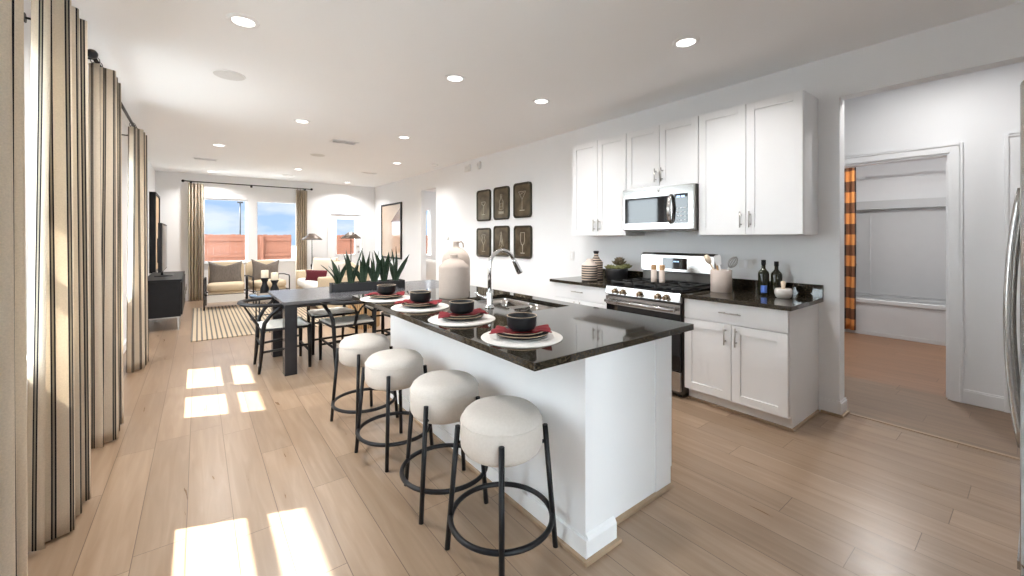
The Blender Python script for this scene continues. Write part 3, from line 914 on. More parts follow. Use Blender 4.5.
CT = 0.885
def base_cab(y0, y1, label, end=True):
    t = thing('base_cabinet', label, 'cabinet', (0, 0, 0), 0, 'white base cabinets either side of the range')
    b = MB(); b.box(FX_B + 0.022, XR - 0.003, y0, y1, 0.10, CT - 0.032)
    b.box(FX_B + 0.075, XR - 0.003, y0, y1, 0.0, 0.10)
    b.build('body', M_cab, parent=t, bevel=0.001)
    g = 0.0025
    dr = MB().box(FX_B, FX_B + 0.02, y0 + g, y1 - g, 0.692, CT - 0.036).build('drawer', M_cab, parent=t, bevel=0.0015)
    bar_handle(FX_B, (y0 + y1) / 2 + 0.0, 0.775, 0.16, 'y', dr)
    ym = (y0 + y1) / 2
    for (a, c, hy) in ((y0 + g, ym - g, ym - 0.04), (ym + g, y1 - g, ym + 0.04)):
        d = shaker(MB(), FX_B, a, c, 0.105, 0.685).build('door', M_cab, parent=t, bevel=0.0012)
        bar_handle(FX_B, hy, 0.60, 0.14, 'z', d)
    sh = MB()
    sh.box(FX_B + 0.062, FX_B + 0.075, y0 - (0.013 if end else 0), y1, 0, 0.016)
    if end: sh.box(FX_B + 0.075, XR - 0.03, y0 - 0.013, y0, 0, 0.016)
    sh.build('shoe_moulding', M_shoe, parent=t)
    return t
base_cab(1.066, 1.825, 'white base cabinet with drawer at the right of the range')
base_cab(2.63, 3.40, 'white base cabinet left of the range, mostly behind the island', False)
def counter(y0, y1, label):
    t = thing('countertop', label, 'countertop', (0, 0, 0), 0, 'black granite wall counters')
    MB().box(3.18, XR, y0, y1, CT - 0.032, CT).build('slab', M_granite, parent=t, bevel=0.003)
    MB().box(XR - 0.02, XR, y0, y1, CT, CT + 0.10).build('backsplash', M_granite, parent=t, bevel=0.002)
counter(1.035, 1.825, 'black granite counter holding the crock and dark bottles')
counter(2.63, 3.43, 'black granite counter holding the striped vases and potted succulent')

# ------------------------------------------------------------------ range
rg = thing('gas_range', 'stainless steel gas range with five knobs and black grates', 'stove', (0, 0, 0))
ry0, ry1 = 1.835, 2.62
MB().box(3.22, 3.84, ry0, ry1, 0.03, 0.86).build('body', M_steel_side, parent=rg)
b = MB()
b.prism([(3.20, 0.80), (3.17, 0.81), (3.185, 0.885), (3.25, 0.895), (3.25, 0.80)], 1, ry0, ry1)
cp = b.build('control_panel', M_steel, parent=rg, bevel=0.003)
for ky in (2.50, 2.41, 2.225, 2.04, 1.96):
    k = MB()
    k.cyl((3.178, ky, 0.845), (3.168, ky, 0.843), 0.026, n=24)
    k.cyl((3.168, ky, 0.843), (3.135, ky, 0.838), 0.021, 0.018, 24)
    k.obox((3.132, ky, 0.838), (0.010, 0.007, 0.034))
    k.build('knob', M_knob, parent=rg)
MB().box(3.19, 3.80, ry0, ry1, 0.86, 0.897).build('cooktop', M_blkglass, parent=rg, bevel=0.004)
for (ga, gb) in ((ry0 + 0.02, ry0 + 0.26), (ry0 + 0.275, ry1 - 0.275), (ry1 - 0.26, ry1 - 0.02)):
    g = MB()
    for yy in (ga, gb - 0.012): g.box(3.24, 3.74, yy, yy + 0.012, 0.915, 0.93)
    for xx in (3.24, 3.405, 3.57, 3.728): g.box(xx, xx + 0.012, ga, gb, 0.915, 0.93)
    ymid = (ga + gb) / 2
    g.box(3.25, 3.73, ymid - 0.006, ymid + 0.006, 0.915, 0.93)
    for xx in (3.24, 3.728):
        for yy in (ga, gb - 0.012): g.box(xx, xx + 0.012, yy, yy + 0.012, 0.897, 0.915)
    g.build('grate', M_castiron, parent=rg, bevel=0.002)
for (bx, by) in ((3.36, ry0 + 0.14), (3.62, ry0 + 0.14), (3.48, (ry0 + ry1) / 2), (3.36, ry1 - 0.14), (3.62, ry1 - 0.14)):
    MB().lathe([(0, 0.012), (0.03, 0.012), (0.036, 0.006), (0.045, 0.0)], 20, (bx, by, 0.897)).build('burner', M_castiron, parent=rg)
dr = MB().box(3.185, 3.22, ry0 + 0.005, ry1 - 0.005, 0.235, 0.79).build('oven_door', M_blkglass, parent=rg, bevel=0.004)
b = MB(); b.box(3.178, 3.185, ry0 + 0.005, ry1 - 0.005, 0.71, 0.79); b.build('door_band', M_steel, parent=dr)
b = MB(); b.tube([(3.135, ry0 + 0.03, 0.745), (3.135, ry1 - 0.03, 0.745)], 0.016, 14)
for yy in (ry0 + 0.06, ry1 - 0.06): b.box(3.135, 3.180, yy - 0.012, yy + 0.012, 0.733, 0.757)
b.build('handle', M_steel, parent=dr)
MB().box(3.185, 3.22, ry0 + 0.005, ry1 - 0.005, 0.06, 0.225).build('storage_drawer', M_steel, parent=rg, bevel=0.004)
b = MB(); b.box(3.795, 3.84, ry0, ry1, 0.86, 1.00); b.build('back_riser', M_steel_side, parent=rg)
b = MB(); b.prism([(3.755, 1.01), (3.84, 1.00), (3.84, 1.20), (3.79, 1.20), (3.765, 1.18)], 1, ry0, ry1)
bg = b.build('back_panel', M_steel, parent=rg, bevel=0.006)
b = MB(); b.obox((3.759, 2.235, 1.095), (0.006, 0.26, 0.11), Matrix.Rotation(R(2), 3, 'Y')); b.build('display', M_blkglass, parent=rg)
b = MB()
for k, yy in enumerate((2.235, 2.221, 2.203, 2.189)):
    b.box(3.7545, 3.7555, yy - 0.004, yy + 0.004, 1.110, 1.122)
b.build('clock_digits', M_digits, parent=rg)
for yy in (ry0 + 0.05, ry1 - 0.05):
    for xx in (3.26, 3.78): MB().cyl((xx, yy, 0), (xx, yy, 0.03), 0.02, n=12).build('foot', M_blk, parent=rg)

# salt and pepper mills on the grates
mill = thing('pepper_mill', 'cream and brown cylinder mill on the grates, left of the pair', 'mill', (3.46, 2.268, 0.93), 0, 'mills on the range')
MB().lathe([(0, 0), (0.0255, 0), (0.0262, 0.004), (0.0262, 0.118), (0.0, 0.118)], 28).build('body', M_stoneware, parent=mill)
MB().lathe([(0.0262, 0.119), (0.0262, 0.160), (0.024, 0.165), (0, 0.166)], 28).build('cap', M_wood, parent=mill)
dup(mill, (3.47, 2.188, 0.93), 0, 'cream and brown cylinder mill on the grates, right of the pair')

# ------------------------------------------------------------------ microwave
mw = thing('microwave', 'stainless over-the-range microwave with black window and keypad', 'microwave', (0, 0, 0))
my0, my1, mz0, mz1 = 1.868, 2.626, 1.42, 1.833
mx = 3.455
MB().box(mx + 0.03, 3.84, my0, my1, mz0, mz1).build('case', M_steel_side, parent=mw)
dr = MB().box(mx, mx + 0.03, my0, my1, mz0 + 0.012, mz1).build('front', M_steel, parent=mw, bevel=0.004)
MB().box(mx - 0.003, mx, my0 + 0.235, my1 - 0.03, mz0 + 0.075, mz1 - 0.09).build('window_glass', M_blkglass, parent=dr)
MB().box(mx - 0.003, mx, my0 + 0.055, my0 + 0.185, mz0 + 0.065, mz1 - 0.08).build('keypad', M_blkglass, parent=dr)
b = MB()
for r_ in range(4):
    for c_ in range(3):
        b.box(mx - 0.0042, mx - 0.003, my0 + 0.075 + c_ * 0.034, my0 + 0.090 + c_ * 0.034, mz0 + 0.09 + r_ * 0.036, mz0 + 0.098 + r_ * 0.036)
b.build('keypad_buttons', M_speaker, parent=dr)
b = MB()
for c_ in range(4): b.box(mx - 0.0042, mx - 0.003, my0 + 0.085 + c_ * 0.018 + (0.008 if c_ > 1 else 0), my0 + 0.097 + c_ * 0.018 + (0.008 if c_ > 1 else 0), mz1 - 0.115, mz1 - 0.098)
b.build('clock_digits', M_digits, parent=dr)
b = MB(); b.tube([(mx - 0.004, my0 + 0.215, mz0 + 0.065), (mx - 0.035, my0 + 0.215, mz0 + 0.10), (mx - 0.048, my0 + 0.215, 1.62), (mx - 0.035, my0 + 0.215, mz1 - 0.12), (mx - 0.004, my0 + 0.215, mz1 - 0.085)], [0.010, 0.012, 0.013, 0.012, 0.010], 12, sx=1.7)
b.build('handle', M_steel, parent=dr)
b = MB(); b.lathe([(0, 0.002), (0.012, 0.002), (0.013, 0)], 24)
b.build('round_emblem', M_nickel, parent=dr, loc=(mx, 2.215, mz1 - 0.035), rot=(0, R(-90), 0))

# ------------------------------------------------------------------ island
ix0, ix1, iy0, iy1 = 1.29, 2.06, 1.24, 3.36
isl = thing('kitchen_island', 'long white kitchen island base with plinth corner post', 'island', (0, 0, 0))
b = MB(); b.box(ix0 + 0.02, ix1 - 0.02, iy0, 1.96, 0.0, CT - 0.032); b.box(ix0 + 0.02, ix1 - 0.02, 2.74, iy1, 0.0, CT - 0.032)
b.box(ix0 + 0.02, ix1 - 0.02, 1.96, 2.74, 0.0, 0.60); b.box(ix0 + 0.02, 1.62, 1.96, 2.74, 0.60, CT - 0.032)
b.build('body', M_cab, parent=isl)
MB().box(ix0, ix0 + 0.02, iy0, iy1, 0, CT - 0.032).build('back_panel', M_cab, parent=isl)
MB().box(ix0, ix0 + 0.17, iy0 - 0.07, iy0, 0, CT - 0.032).build('corner_post', M_cab, parent=isl)
b = MB(); b.prism([(iy0 - 0.07, 0), (iy0 - 0.088, 0), (iy0 - 0.088, 0.085), (iy0 - 0.080, 0.10), (iy0 - 0.07, 0.108)], 0, ix0 - 0.0, ix0 + 0.185)
b.box(ix0 + 0.17, ix0 + 0.185, iy0 - 0.07, iy0, 0, 0.095)
b.box(ix0 - 0.014, ix0, iy0 - 0.088, iy1, 0, 0.090)
b.build('plinth', M_cab, parent=isl, bevel=0.002)
b = MB(); b.box(ix1 - 0.02, ix1, iy0, iy1, 0.10, CT - 0.032)
b.build('front_frame', M_cab, parent=isl, bevel=0.001)
MB().box(ix1 - 0.16, ix1 - 0.02, iy0 - 0.006, iy0, 0.0, CT - 0.05).build('end_stile', M_cab, parent=isl)
b = MB(); b.box(ix0 + 0.185, ix1 - 0.02, iy0 - 0.022, iy0, 0, 0.018); b.box(ix0 + 0.185, ix0 + 0.20, iy0 - 0.088, iy0 - 0.022, 0, 0.018)
b.box(ix0 - 0.03, ix0 + 0.20, iy0 - 0.104, iy0 - 0.088, 0, 0.018); b.box(ix0 - 0.03, ix0 - 0.014, iy0 - 0.088, iy1, 0, 0.018)
b.build('shoe_moulding', M_shoe, parent=isl, bevel=0.003)
SX0, SX1, SY0, SY1 = 1.64, 2.02, 1.98, 2.72
it = thing('island_countertop', 'long black speckled granite top over the white island', 'countertop', (0, 0, 0))
tx0, tx1, ty0, ty1 = 0.99, 2.125, 1.148, 3.42
b = MB()
za, zb = CT - 0.032, CT
# one slab with a sink cut-out: top and bottom rings plus outer and inner sides
def ring(z, flip):
    o = len(b.v)
    vs = [(tx0, ty0, z), (tx1, ty0, z), (tx1, ty1, z), (tx0, ty1, z), (SX0, SY0, z), (SX1, SY0, z), (SX1, SY1, z), (SX0, SY1, z)]
    fs = [(0, 1, 5, 4), (1, 2, 6, 5), (2, 3, 7, 6), (3, 0, 4, 7)]
    b.add(vs, [f[::-1] if flip else f for f in fs])
    return o
ring(zb, False); ring(za, True)
for i in range(4):
    j = (i + 1) % 4
    b.f.append((8 + i, 8 + j, j, i)); b.sm.append(False)
    b.f.append((4 + i, 4 + j, 12 + j, 12 + i)); b.sm.append(False)
b.build('slab', M_granite, parent=it, bevel=0.003)
# double bowl sink
sk = thing('kitchen_sink', 'stainless steel double bowl sink set into the island top', 'sink', (0, 0, 0))
def bowl(y0, y1, depth):
    def pt(u, v):
        pass
    b = MB()
    x0, x1 = SX0 + 0.004, SX1 - 0.004
    prof = [(0.0, CT - 0.034), (0.004, CT - 0.10), (0.012, CT - depth + 0.03), (0.04, CT - depth)]
    def rr(inset, z, n=6, rad=0.05):
        a0, a1, c0, c1 = x0 + inset, x1 - inset, y0 + inset, y1 - inset
        pts = []
        for (cx, cy, s0) in ((a1 - rad, c1 - rad, 0), (a0 + rad, c1 - rad, 90), (a0 + rad, c0 + rad, 180), (a1 - rad, c0 + rad, 270)):
            for k in range(n + 1):
                a = R(s0 + 90 * k / n)
                pts.append((cx + rad * math.cos(a), cy + rad * math.sin(a), z))
        return pts
    rings = [rr(i, z) for i, z in prof]
    n = len(rings[0])
    vs = [p for r_ in rings for p in r_]
    fs = [(i * n + j, i * n + (j + 1) % n, (i + 1) * n + (j + 1) % n, (i + 1) * n + j) for i in range(len(rings) - 1) for j in range(n)]
    b.add(vs, fs, True)
    b.add(rings[-1], [tuple(range(n))])
    o = b.build('bowl', M_sinksteel, parent=sk, solid=0.002)
    MB().lathe([(0, 0.002), (0.03, 0.002), (0.042, 0.004), (0.045, 0.001)], 24, ((x0 + x1) / 2, (y0 + y1) / 2, CT - depth)).build('drain', M_chrome, parent=o)
bowl(SY0 + 0.004, (SY0 + SY1) / 2 - 0.01, 0.21)
bowl((SY0 + SY1) / 2 + 0.01, SY1 - 0.004, 0.21)
b = MB(); b.box(SX0, SX1, (SY0 + SY1) / 2 - 0.013, (SY0 + SY1) / 2 + 0.013, CT - 0.09, CT - 0.045)
b.build('divider', M_steel, parent=sk, bevel=0.004)
# faucet
fc = thing('faucet', 'tall chrome gooseneck pull-down faucet beside the sink', 'faucet', (1.535, 2.24, CT))
b = MB(); b.lathe([(0, 0.0), (0.030, 0.0), (0.030, 0.008), (0.024, 0.014), (0.0215, 0.03), (0.021, 0.10), (0.018, 0.11), (0, 0.11)], 28); b.build('base', M_chrome, parent=fc)
pts = [(0, 0, 0.10), (0, 0, 0.27)]
for k in range(1, 15):
    a = PI - k / 14 * PI * 0.86
    pts.append((0.105 + 0.105 * math.cos(a), 0, 0.275 + 0.105 * math.sin(a)))
b = MB(); b.tube(pts, 0.0125, 16); b.build('spout', M_chrome, parent=fc)
e = Vector(pts[-1]); dd = (e - Vector(pts[-2])).normalized()
b = MB(); b.tube([e, e + dd * 0.015, e + dd * 0.05, e + dd * 0.105, e + dd * 0.115], [0.0135, 0.016, 0.018, 0.021, 0.019], 18); b.build('spray_head', M_chrome, parent=fc)
b = MB(); b.cyl((0, 0, 0.065), (-0.015, 0.045, 0.065), 0.014, n=16); b.tube([(-0.015, 0.045, 0.065), (-0.03, 0.065, 0.075), (-0.055, 0.09, 0.10)], [0.012, 0.007, 0.006], 12); b.build('lever', M_chrome, parent=fc)

# ------------------------------------------------------------------ bar stools
def stool(loc, rot, label):
    t = thing('bar_stool', label, 'stool', loc, rot, 'cream bar stools along the island')
    r = 0.177
    prof = [(0.0, 0.432), (0.125, 0.432), (0.153, 0.435), (0.166, 0.445), (r, 0.465), (r + 0.002, 0.52), (r, 0.568), (0.165, 0.592), (0.148, 0.607), (0.115, 0.616), (0.06, 0.620), (0, 0.621)]
    MB().lathe(prof, 48).build('seat', M_linen, parent=t)
    # welt seam just under the top edge
    pts = [((r + 0.0015) * math.cos(2 * PI * k / 48), (r + 0.0008) * math.sin(2 * PI * k / 48), 0.568) for k in range(48)]
    MB().tube(pts, 0.0016, 6, closed=True).build('seam', M_linen, parent=t)
    for k in range(4):
        a = k * PI / 2
        c, s_ = math.cos(a), math.sin(a)
        b = MB()
        b.tube([(0.190 * c, 0.190 * s_, 0.535), (0.236 * c, 0.236 * s_, 0.0)], 0.0115, 12)
        b.cyl((0.16 * c, 0.16 * s_, 0.462), (0.19 * c, 0.19 * s_, 0.462), 0.008, n=8)
        b.build('leg', M_blk, parent=t)
    pts = [(0.219 * math.cos(2 * PI * k / 64), 0.219 * math.sin(2 * PI * k / 64), 0.145) for k in range(64)]
    MB().tube(pts, 0.0115, 12, closed=True).build('foot_ring', M_blk, parent=t)
    return t
st = stool((1.049, 1.438, 0), R(234), 'cream round-topped bar stool nearest the camera, at the island corner')
dup(st, (1.032, 1.924, 0), R(214), 'cream round-topped bar stool second from the near end of the island')
dup(st, (0.99, 2.51, 0), R(238), 'cream round-topped bar stool third from the near end of the island')
dup(st, (0.985, 3.08, 0), R(240), 'cream round-topped bar stool farthest along the island, nearest the dining table')

# ------------------------------------------------------------------ place settings
PS = [(1.205, 1.49, 'nearest the camera', 0), (1.20, 2.03, 'second from the near end', 0.35), (1.19, 2.56, 'third from the near end', -0.2), (1.15, 3.08, 'farthest from the camera', 0.2)]
def napkin_mesh(seed):
    rnd = random.Random(seed)
    b = MB()
    def fn(u, v):
        # folded cloth laid across the plate, ends flaring and drooping
        x = (u - 0.5) * 0.27
        e = abs(u - 0.5) * 2
        w = 0.042 + 0.034 * e ** 1.5
        y = (v - 0.5) * 2 * w + 0.012 * math.sin(u * 7 + seed)
        z = 0.010 + 0.010 * e * (0.5 + 0.5 * math.sin(v * 13 + seed + u * 4)) * 1.6 - 0.008 * max(0, e - 0.85) * 5
        if e < 0.55: z = 0.006 + 0.002 * math.sin(v * 9)
        if u > 0.9: y += (u - 0.9) * 0.25 * (v - 0.3)
        if u < 0.1: x += (0.1 - u) * 0.4 * (v - 0.5)
        return (x, y, z)
    b.grid(fn, 28, 12)
    return b
first = {}
for i, (px, py, where, rot) in enumerate(PS):
    z = CT
    if not first:
        mt = thing('placemat', 'round white woven placemat at the place ' + where, 'placemat', (px, py, z), 0, 'white placemats on the island')
        MB().lathe([(0, 0.004), (0.188, 0.004), (0.192, 0.002), (0.190, 0.0), (0, 0)], 56).build('woven_disc', M_matwhite, parent=mt)
        b = MB()
        for rr_ in (0.03, 0.06, 0.09, 0.12, 0.15, 0.18):
            b.tube([(rr_ * math.cos(2 * PI * k / 48), rr_ * math.sin(2 * PI * k / 48), 0.004) for k in range(48)], 0.0018, 5, closed=True)
        b.build('coil', M_matwhite, parent=mt)
        dp = thing('dinner_plate', 'charcoal dinner plate with tan rim at the place ' + where, 'plate', (px, py, z + 0.0058), 0, 'charcoal dinner plates')
        MB().lathe([(0, 0.0), (0.085, 0.0), (0.118, 0.010), (0.126, 0.020), (0.122, 0.021), (0.112, 0.013), (0.085, 0.007), (0, 0.007)], 48).build('dish', M_charcoal_cer, parent=dp)
        MB().tube([(0.1245 * math.cos(2 * PI * k / 56), 0.1245 * math.sin(2 * PI * k / 56), 0.0205) for k in range(56)], 0.0020, 6, closed=True).build('rim', M_rim, parent=dp)
        sp_ = thing('salad_plate', 'smaller charcoal plate stacked on the dinner plate ' + where, 'plate', (px, py, z + 0.0135), 0, 'charcoal salad plates')
        MB().lathe([(0, 0.0), (0.070, 0.0), (0.098, 0.010), (0.106, 0.020), (0.102, 0.0215), (0.094, 0.014), (0.070, 0.007), (0, 0.007)], 48).build('dish', M_charcoal_cer, parent=sp_)
        MB().tube([(0.104 * math.cos(2 * PI * k / 56), 0.104 * math.sin(2 * PI * k / 56), 0.021) for k in range(56)], 0.0020, 6, closed=True).build('rim', M_rim, parent=sp_)
        bw = thing('soup_bowl', 'charcoal bowl on a red napkin at the place ' + where, 'bowl', (px, py, z + 0.036), 0, 'charcoal bowls')
        MB().lathe([(0, 0.0), (0.045, 0.0), (0.062, 0.008), (0.069, 0.025), (0.070, 0.060), (0.0715, 0.066), (0.067, 0.066), (0.064, 0.055), (0.061, 0.025), (0.04, 0.010), (0, 0.008)], 48).build('shell', M_charcoal_cer, parent=bw)
        MB().tube([(0.0692 * math.cos(2 * PI * k / 48), 0.0692 * math.sin(2 * PI * k / 48), 0.0662) for k in range(48)], 0.0018, 6, closed=True).build('rim', M_rim, parent=bw)
        first = dict(mt=mt, dp=dp, sp=sp_, bw=bw)
    else:
        dup(first['mt'], (px, py, z), 0, 'round white woven placemat at the place ' + where)
        dup(first['dp'], (px, py, z + 0.0058), 0, 'charcoal dinner plate with tan rim at the place ' + where)
        dup(first['sp'], (px, py, z + 0.0135), 0, 'smaller charcoal plate stacked on the dinner plate ' + where)
        dup(first['bw'], (px, py, z + 0.036), 0, 'charcoal bowl on a red napkin at the place ' + where)
    o = napkin_mesh(i + 3).build('napkin', M_napkin, solid=0.003, loc=(px, py, z + 0.0225), rot=(0, 0, R(-37) + rot), sub=1)
    tag(o, 'folded red cloth napkin under the bowl at the place ' + where, 'napkin', 'red napkins')

# cream jugs
def jug(loc, r, h, label, neck=0.03, handle=False, dome=False, rz=0):
    t = thing('ceramic_bottle', label, 'vase', loc, rz, 'matte cream bottle vases')
    if dome:
        prof = [(0, 0), (r * 0.97, 0), (r, 0.01), (r, h * 0.60)] + [(r * math.cos(a) if a < 1.3 else neck, h * 0.60 + (h * 0.28) * math.sin(a)) for a in (0.25, 0.5, 0.75, 1.0, 1.2)] + [(neck * 0.9, h * 0.89), (neck * 0.85, h * 0.97), (neck * 0.95, h), (neck * 0.7, h), (neck * 0.6, h * 0.9)]
    else:
        prof = [(0, 0), (r * 0.97, 0), (r, 0.012), (r, h * 0.70), (r * 0.97, h * 0.735), (r * 0.62, h * 0.86), (neck * 1.15, h * 0.90), (neck, h * 0.93), (neck * 1.08, h * 0.985), (neck * 1.0, h), (neck * 0.75, h), (neck * 0.7, h * 0.9)]
    MB().lathe(prof, 40).build('body', M_jug, parent=t)
    if handle:
        pts = [(neck * 0.7, 0, h * 0.97), (neck * 1.6, 0, h * 1.0), (neck * 2.2, 0, h * 0.95), (neck * 2.3, 0, h * 0.88)]
        MB().tube(pts, 0.006, 10).build('handle', M_jug, parent=t)
jug((1.60, 2.83, CT), 0.118, 0.335, 'cream cylindrical ceramic bottle in front, near the faucet')
jug((1.79, 3.13, CT), 0.122, 0.435, 'taller dome-shouldered cream bottle behind the cylindrical one', 0.028, True, True, R(-30))

# ------------------------------------------------------------------ items on the wall counters
def lathe_thing(name, label, cat, loc, prof, m, part='body', n=32, group=None):
    t = thing(name, label, cat, loc, 0, group)
    MB().lathe(prof, n).build(part, m, parent=t)
    return t
t = lathe_thing('striped_vase', 'taller banded stoneware bottle vase with a dark lip, behind', 'vase', (3.55, 3.06, CT),
            [(0, 0), (0.070, 0), (0.074, 0.01), (0.074, 0.19), (0.070, 0.20), (0.04, 0.235), (0.024, 0.265), (0.023, 0.30), (0.018, 0.30), (0.018, 0.26)], M_vase)
MB().lathe([(0.0235, 0.295), (0.030, 0.297), (0.031, 0.318), (0.027, 0.320), (0.019, 0.319), (0.018, 0.30)], 28).build('lip', M_charcoal_cer, parent=t)
t = lathe_thing('striped_vase', 'shorter banded stoneware vase with blush shoulder, in front', 'vase', (3.36, 2.99, CT),
            [(0, 0), (0.080, 0), (0.085, 0.01), (0.085, 0.165), (0.082, 0.17)], M_vase)
MB().lathe([(0.082, 0.17), (0.06, 0.195), (0.036, 0.215), (0.032, 0.24), (0.026, 0.24), (0.026, 0.21)], 28).build('shoulder', M_stoneware, parent=t)
# succulent in black pot
t = thing('potted_succulent', 'olive and dusky succulent in a wide black pot left of the range', 'plant', (3.62, 2.83, CT))
MB().lathe([(0, 0), (0.10, 0), (0.110, 0.01), (0.118, 0.12), (0.12, 0.135), (0.112, 0.135), (0.108, 0.115), (0, 0.112)], 36).build('pot', M_plantbox, parent=t)
MB().lathe([(0, 0.122), (0.06, 0.12), (0.108, 0.114)], 24).build('soil', M_stone, parent=t)
rnd = random.Random(4)
def rosette(c, r, n, m, h):
    b = MB()
    for ring_ in range(3):
        k = n - ring_ * 2
        for i in range(k):
            a = 2 * PI * i / k + ring_ * 0.5
            el = R(18 + ring_ * 28)
            L = r * (1 - ring_ * 0.22)
            d = Vector((math.cos(a) * math.cos(el), math.sin(a) * math.cos(el), math.sin(el)))
            p = Vector(c)
            b.tube([p, p + d * L * 0.35, p + d * L * 0.75 + Vector((0, 0, h * 0.1)), p + d * L + Vector((0, 0, h * 0.25))], [0.006, 0.014, 0.012, 0.002], 8, sx=1.0)
    return b.build('rosette', m, parent=t)
rosette((-0.05, 0.04, 0.125), 0.075, 9, M_succ, 0.03)
rosette((-0.03, -0.055, 0.125), 0.07, 9, M_succ, 0.03)
rosette((0.04, 0.0, 0.17), 0.085, 9, M_succ2, 0.07)
rosette((0.03, -0.01, 0.21), 0.06, 7, M_succ2, 0.05)
rosette((0.05, -0.085, 0.14), 0.07, 8, M_succ, 0.03)
# utensil crock
t = thing('utensil_crock', 'blush marbled crock right of the range holding utensils', 'crock', (3.60, 1.70, CT))
MB().lathe([(0, 0), (0.080, 0), (0.084, 0.004), (0.085, 0.185), (0.082, 0.19), (0.076, 0.188), (0.075, 0.02), (0, 0.018)], 40).build('cylinder_wall', M_stoneware, parent=t)
cb_ = Vector((3.60, 1.70, CT))
def spoon(name, label, base, tip, head, m, kind):
    t = thing(name, label, 'utensil', tuple(base), 0, 'cooking utensils in the crock')
    d = Vector(tip) - Vector(base)
    b = MB(); b.tube([(0, 0, 0), tuple(d * 0.5), tuple(d)], [0.006, 0.0065, 0.007], 10); b.build('handle', m, parent=t)
    dn = d.normalized()
    h = MB()
    if kind == 'spoon':
        h.blob((0, 0, 0), (0.032, 0.026, 0.044), (1, 1), 18, 12)
        h.build('bowl', m, parent=t, loc=tuple(d + dn * 0.032), rot=dn.to_track_quat('Z', 'Y').to_euler())
    elif kind == 'spatula':
        h.prism([(-0.022, 0), (0.022, 0), (0.030, 0.075), (0.02, 0.085), (-0.02, 0.085), (-0.030, 0.075)], 1, -0.003, 0.003)
        h.build('blade', m, parent=t, loc=tuple(d - dn * 0.004), rot=(dn.to_track_quat('Z', 'Y') @ Matrix.Rotation(R(50), 3, 'Z').to_quaternion()).to_euler())
    else:
        for k in range(6):
            a = PI * k / 6
            pts = []
            for j in range(13):
                s_ = j / 12 * 2 - 1
                rr_ = 0.034 * math.cos(s_ * PI / 2) ** 0.7 if abs(s_) < 1 else 0.0
                sgn = 1
                pts.append((rr_ * math.cos(a), rr_ * math.sin(a), (s_ + 1) * 0.055))
            h.tube(pts, 0.0024, 5)
            h.tube([(-x, -y, z) for x, y, z in pts], 0.0024, 5)
        h.build('wire_balloon', M_nickel, parent=t, loc=tuple(d - dn * 0.004), rot=dn.to_track_quat('Z', 'Y').to_euler())
spoon('wooden_spoon', 'pale wooden spoon leaning left in the utensil crock', cb_ + Vector((-0.01, -0.03, 0.03)), cb_ + Vector((-0.05, 0.075, 0.25)), None, M_palewood, 'spoon')
spoon('spatula', 'white spatula upright in the utensil crock', cb_ + Vector((0.02, -0.02, 0.03)), cb_ + Vector((-0.03, 0.005, 0.235)), None, M_plastic, 'spatula')
spoon('wooden_fork', 'dark wood-handled spatula beside the wooden spoon in the crock', cb_ + Vector((0.02, 0.0, 0.03)), cb_ + Vector((0.03, 0.05, 0.215)), None, M_wood, 'spatula')
spoon('whisk', 'wire balloon whisk leaning right out of the utensil crock', cb_ + Vector((-0.03, 0.03, 0.03)), cb_ + Vector((-0.01, -0.075, 0.215)), None, M_plastic, 'whisk')
# oil bottles
def oil(loc, r, h, label, m_lab=None):
    t = thing('oil_bottle', label, 'bottle', loc, 0, 'dark glass bottles')
    MB().lathe([(0, 0), (r * 0.96, 0), (r, 0.006), (r, h * 0.60), (r * 0.9, h * 0.66), (r * 0.5, h * 0.73), (0.014, h * 0.77), (0.0135, h * 0.93), (0, h * 0.93)], 32).build('glass_body', M_bottle, parent=t)
    MB().lathe([(0.0165, h * 0.86), (0.0165, h), (0.0, h)], 24).build('cap', M_blk, parent=t)
    if m_lab:
        b = MB()
        def fn(u, v):
            a = R(205) + (u - 0.5) * 1.1
            return (math.cos(a) * (r + 0.0008), math.sin(a) * (r + 0.0008), 0.02 + v * 0.06)
        b.grid(fn, 10, 1); b.build('blue_label', m_lab, parent=t)
oil((3.68, 1.395, CT), 0.040, 0.285, 'dark glass bottle with a blue label beside the crock', M_bluelabel)
oil((3.72, 1.315, CT), 0.040, 0.275, 'plain dark olive glass bottle behind the mortar')
t = thing('mortar', 'round white marble mortar at the right end of the counter', 'mortar', (3.60, 1.225, CT))
MB().lathe([(0, 0), (0.040, 0), (0.052, 0.010), (0.059, 0.035), (0.058, 0.062), (0.052, 0.074), (0.047, 0.072), (0.043, 0.045), (0.028, 0.022), (0, 0.02)], 36).build('bowl', M_marble, parent=t)
t = thing('pestle', 'pale pestle standing in the white marble mortar', 'pestle', (3.60, 1.225, CT + 0.022))
MB().tube([(0, 0, 0), (0.002, 0, 0.02), (0.006, 0.002, 0.06), (0.010, 0.004, 0.10), (0.011, 0.004, 0.108)], [0.012, 0.016, 0.013, 0.017, 0.010], 16).build('rod', M_palewood, parent=t)

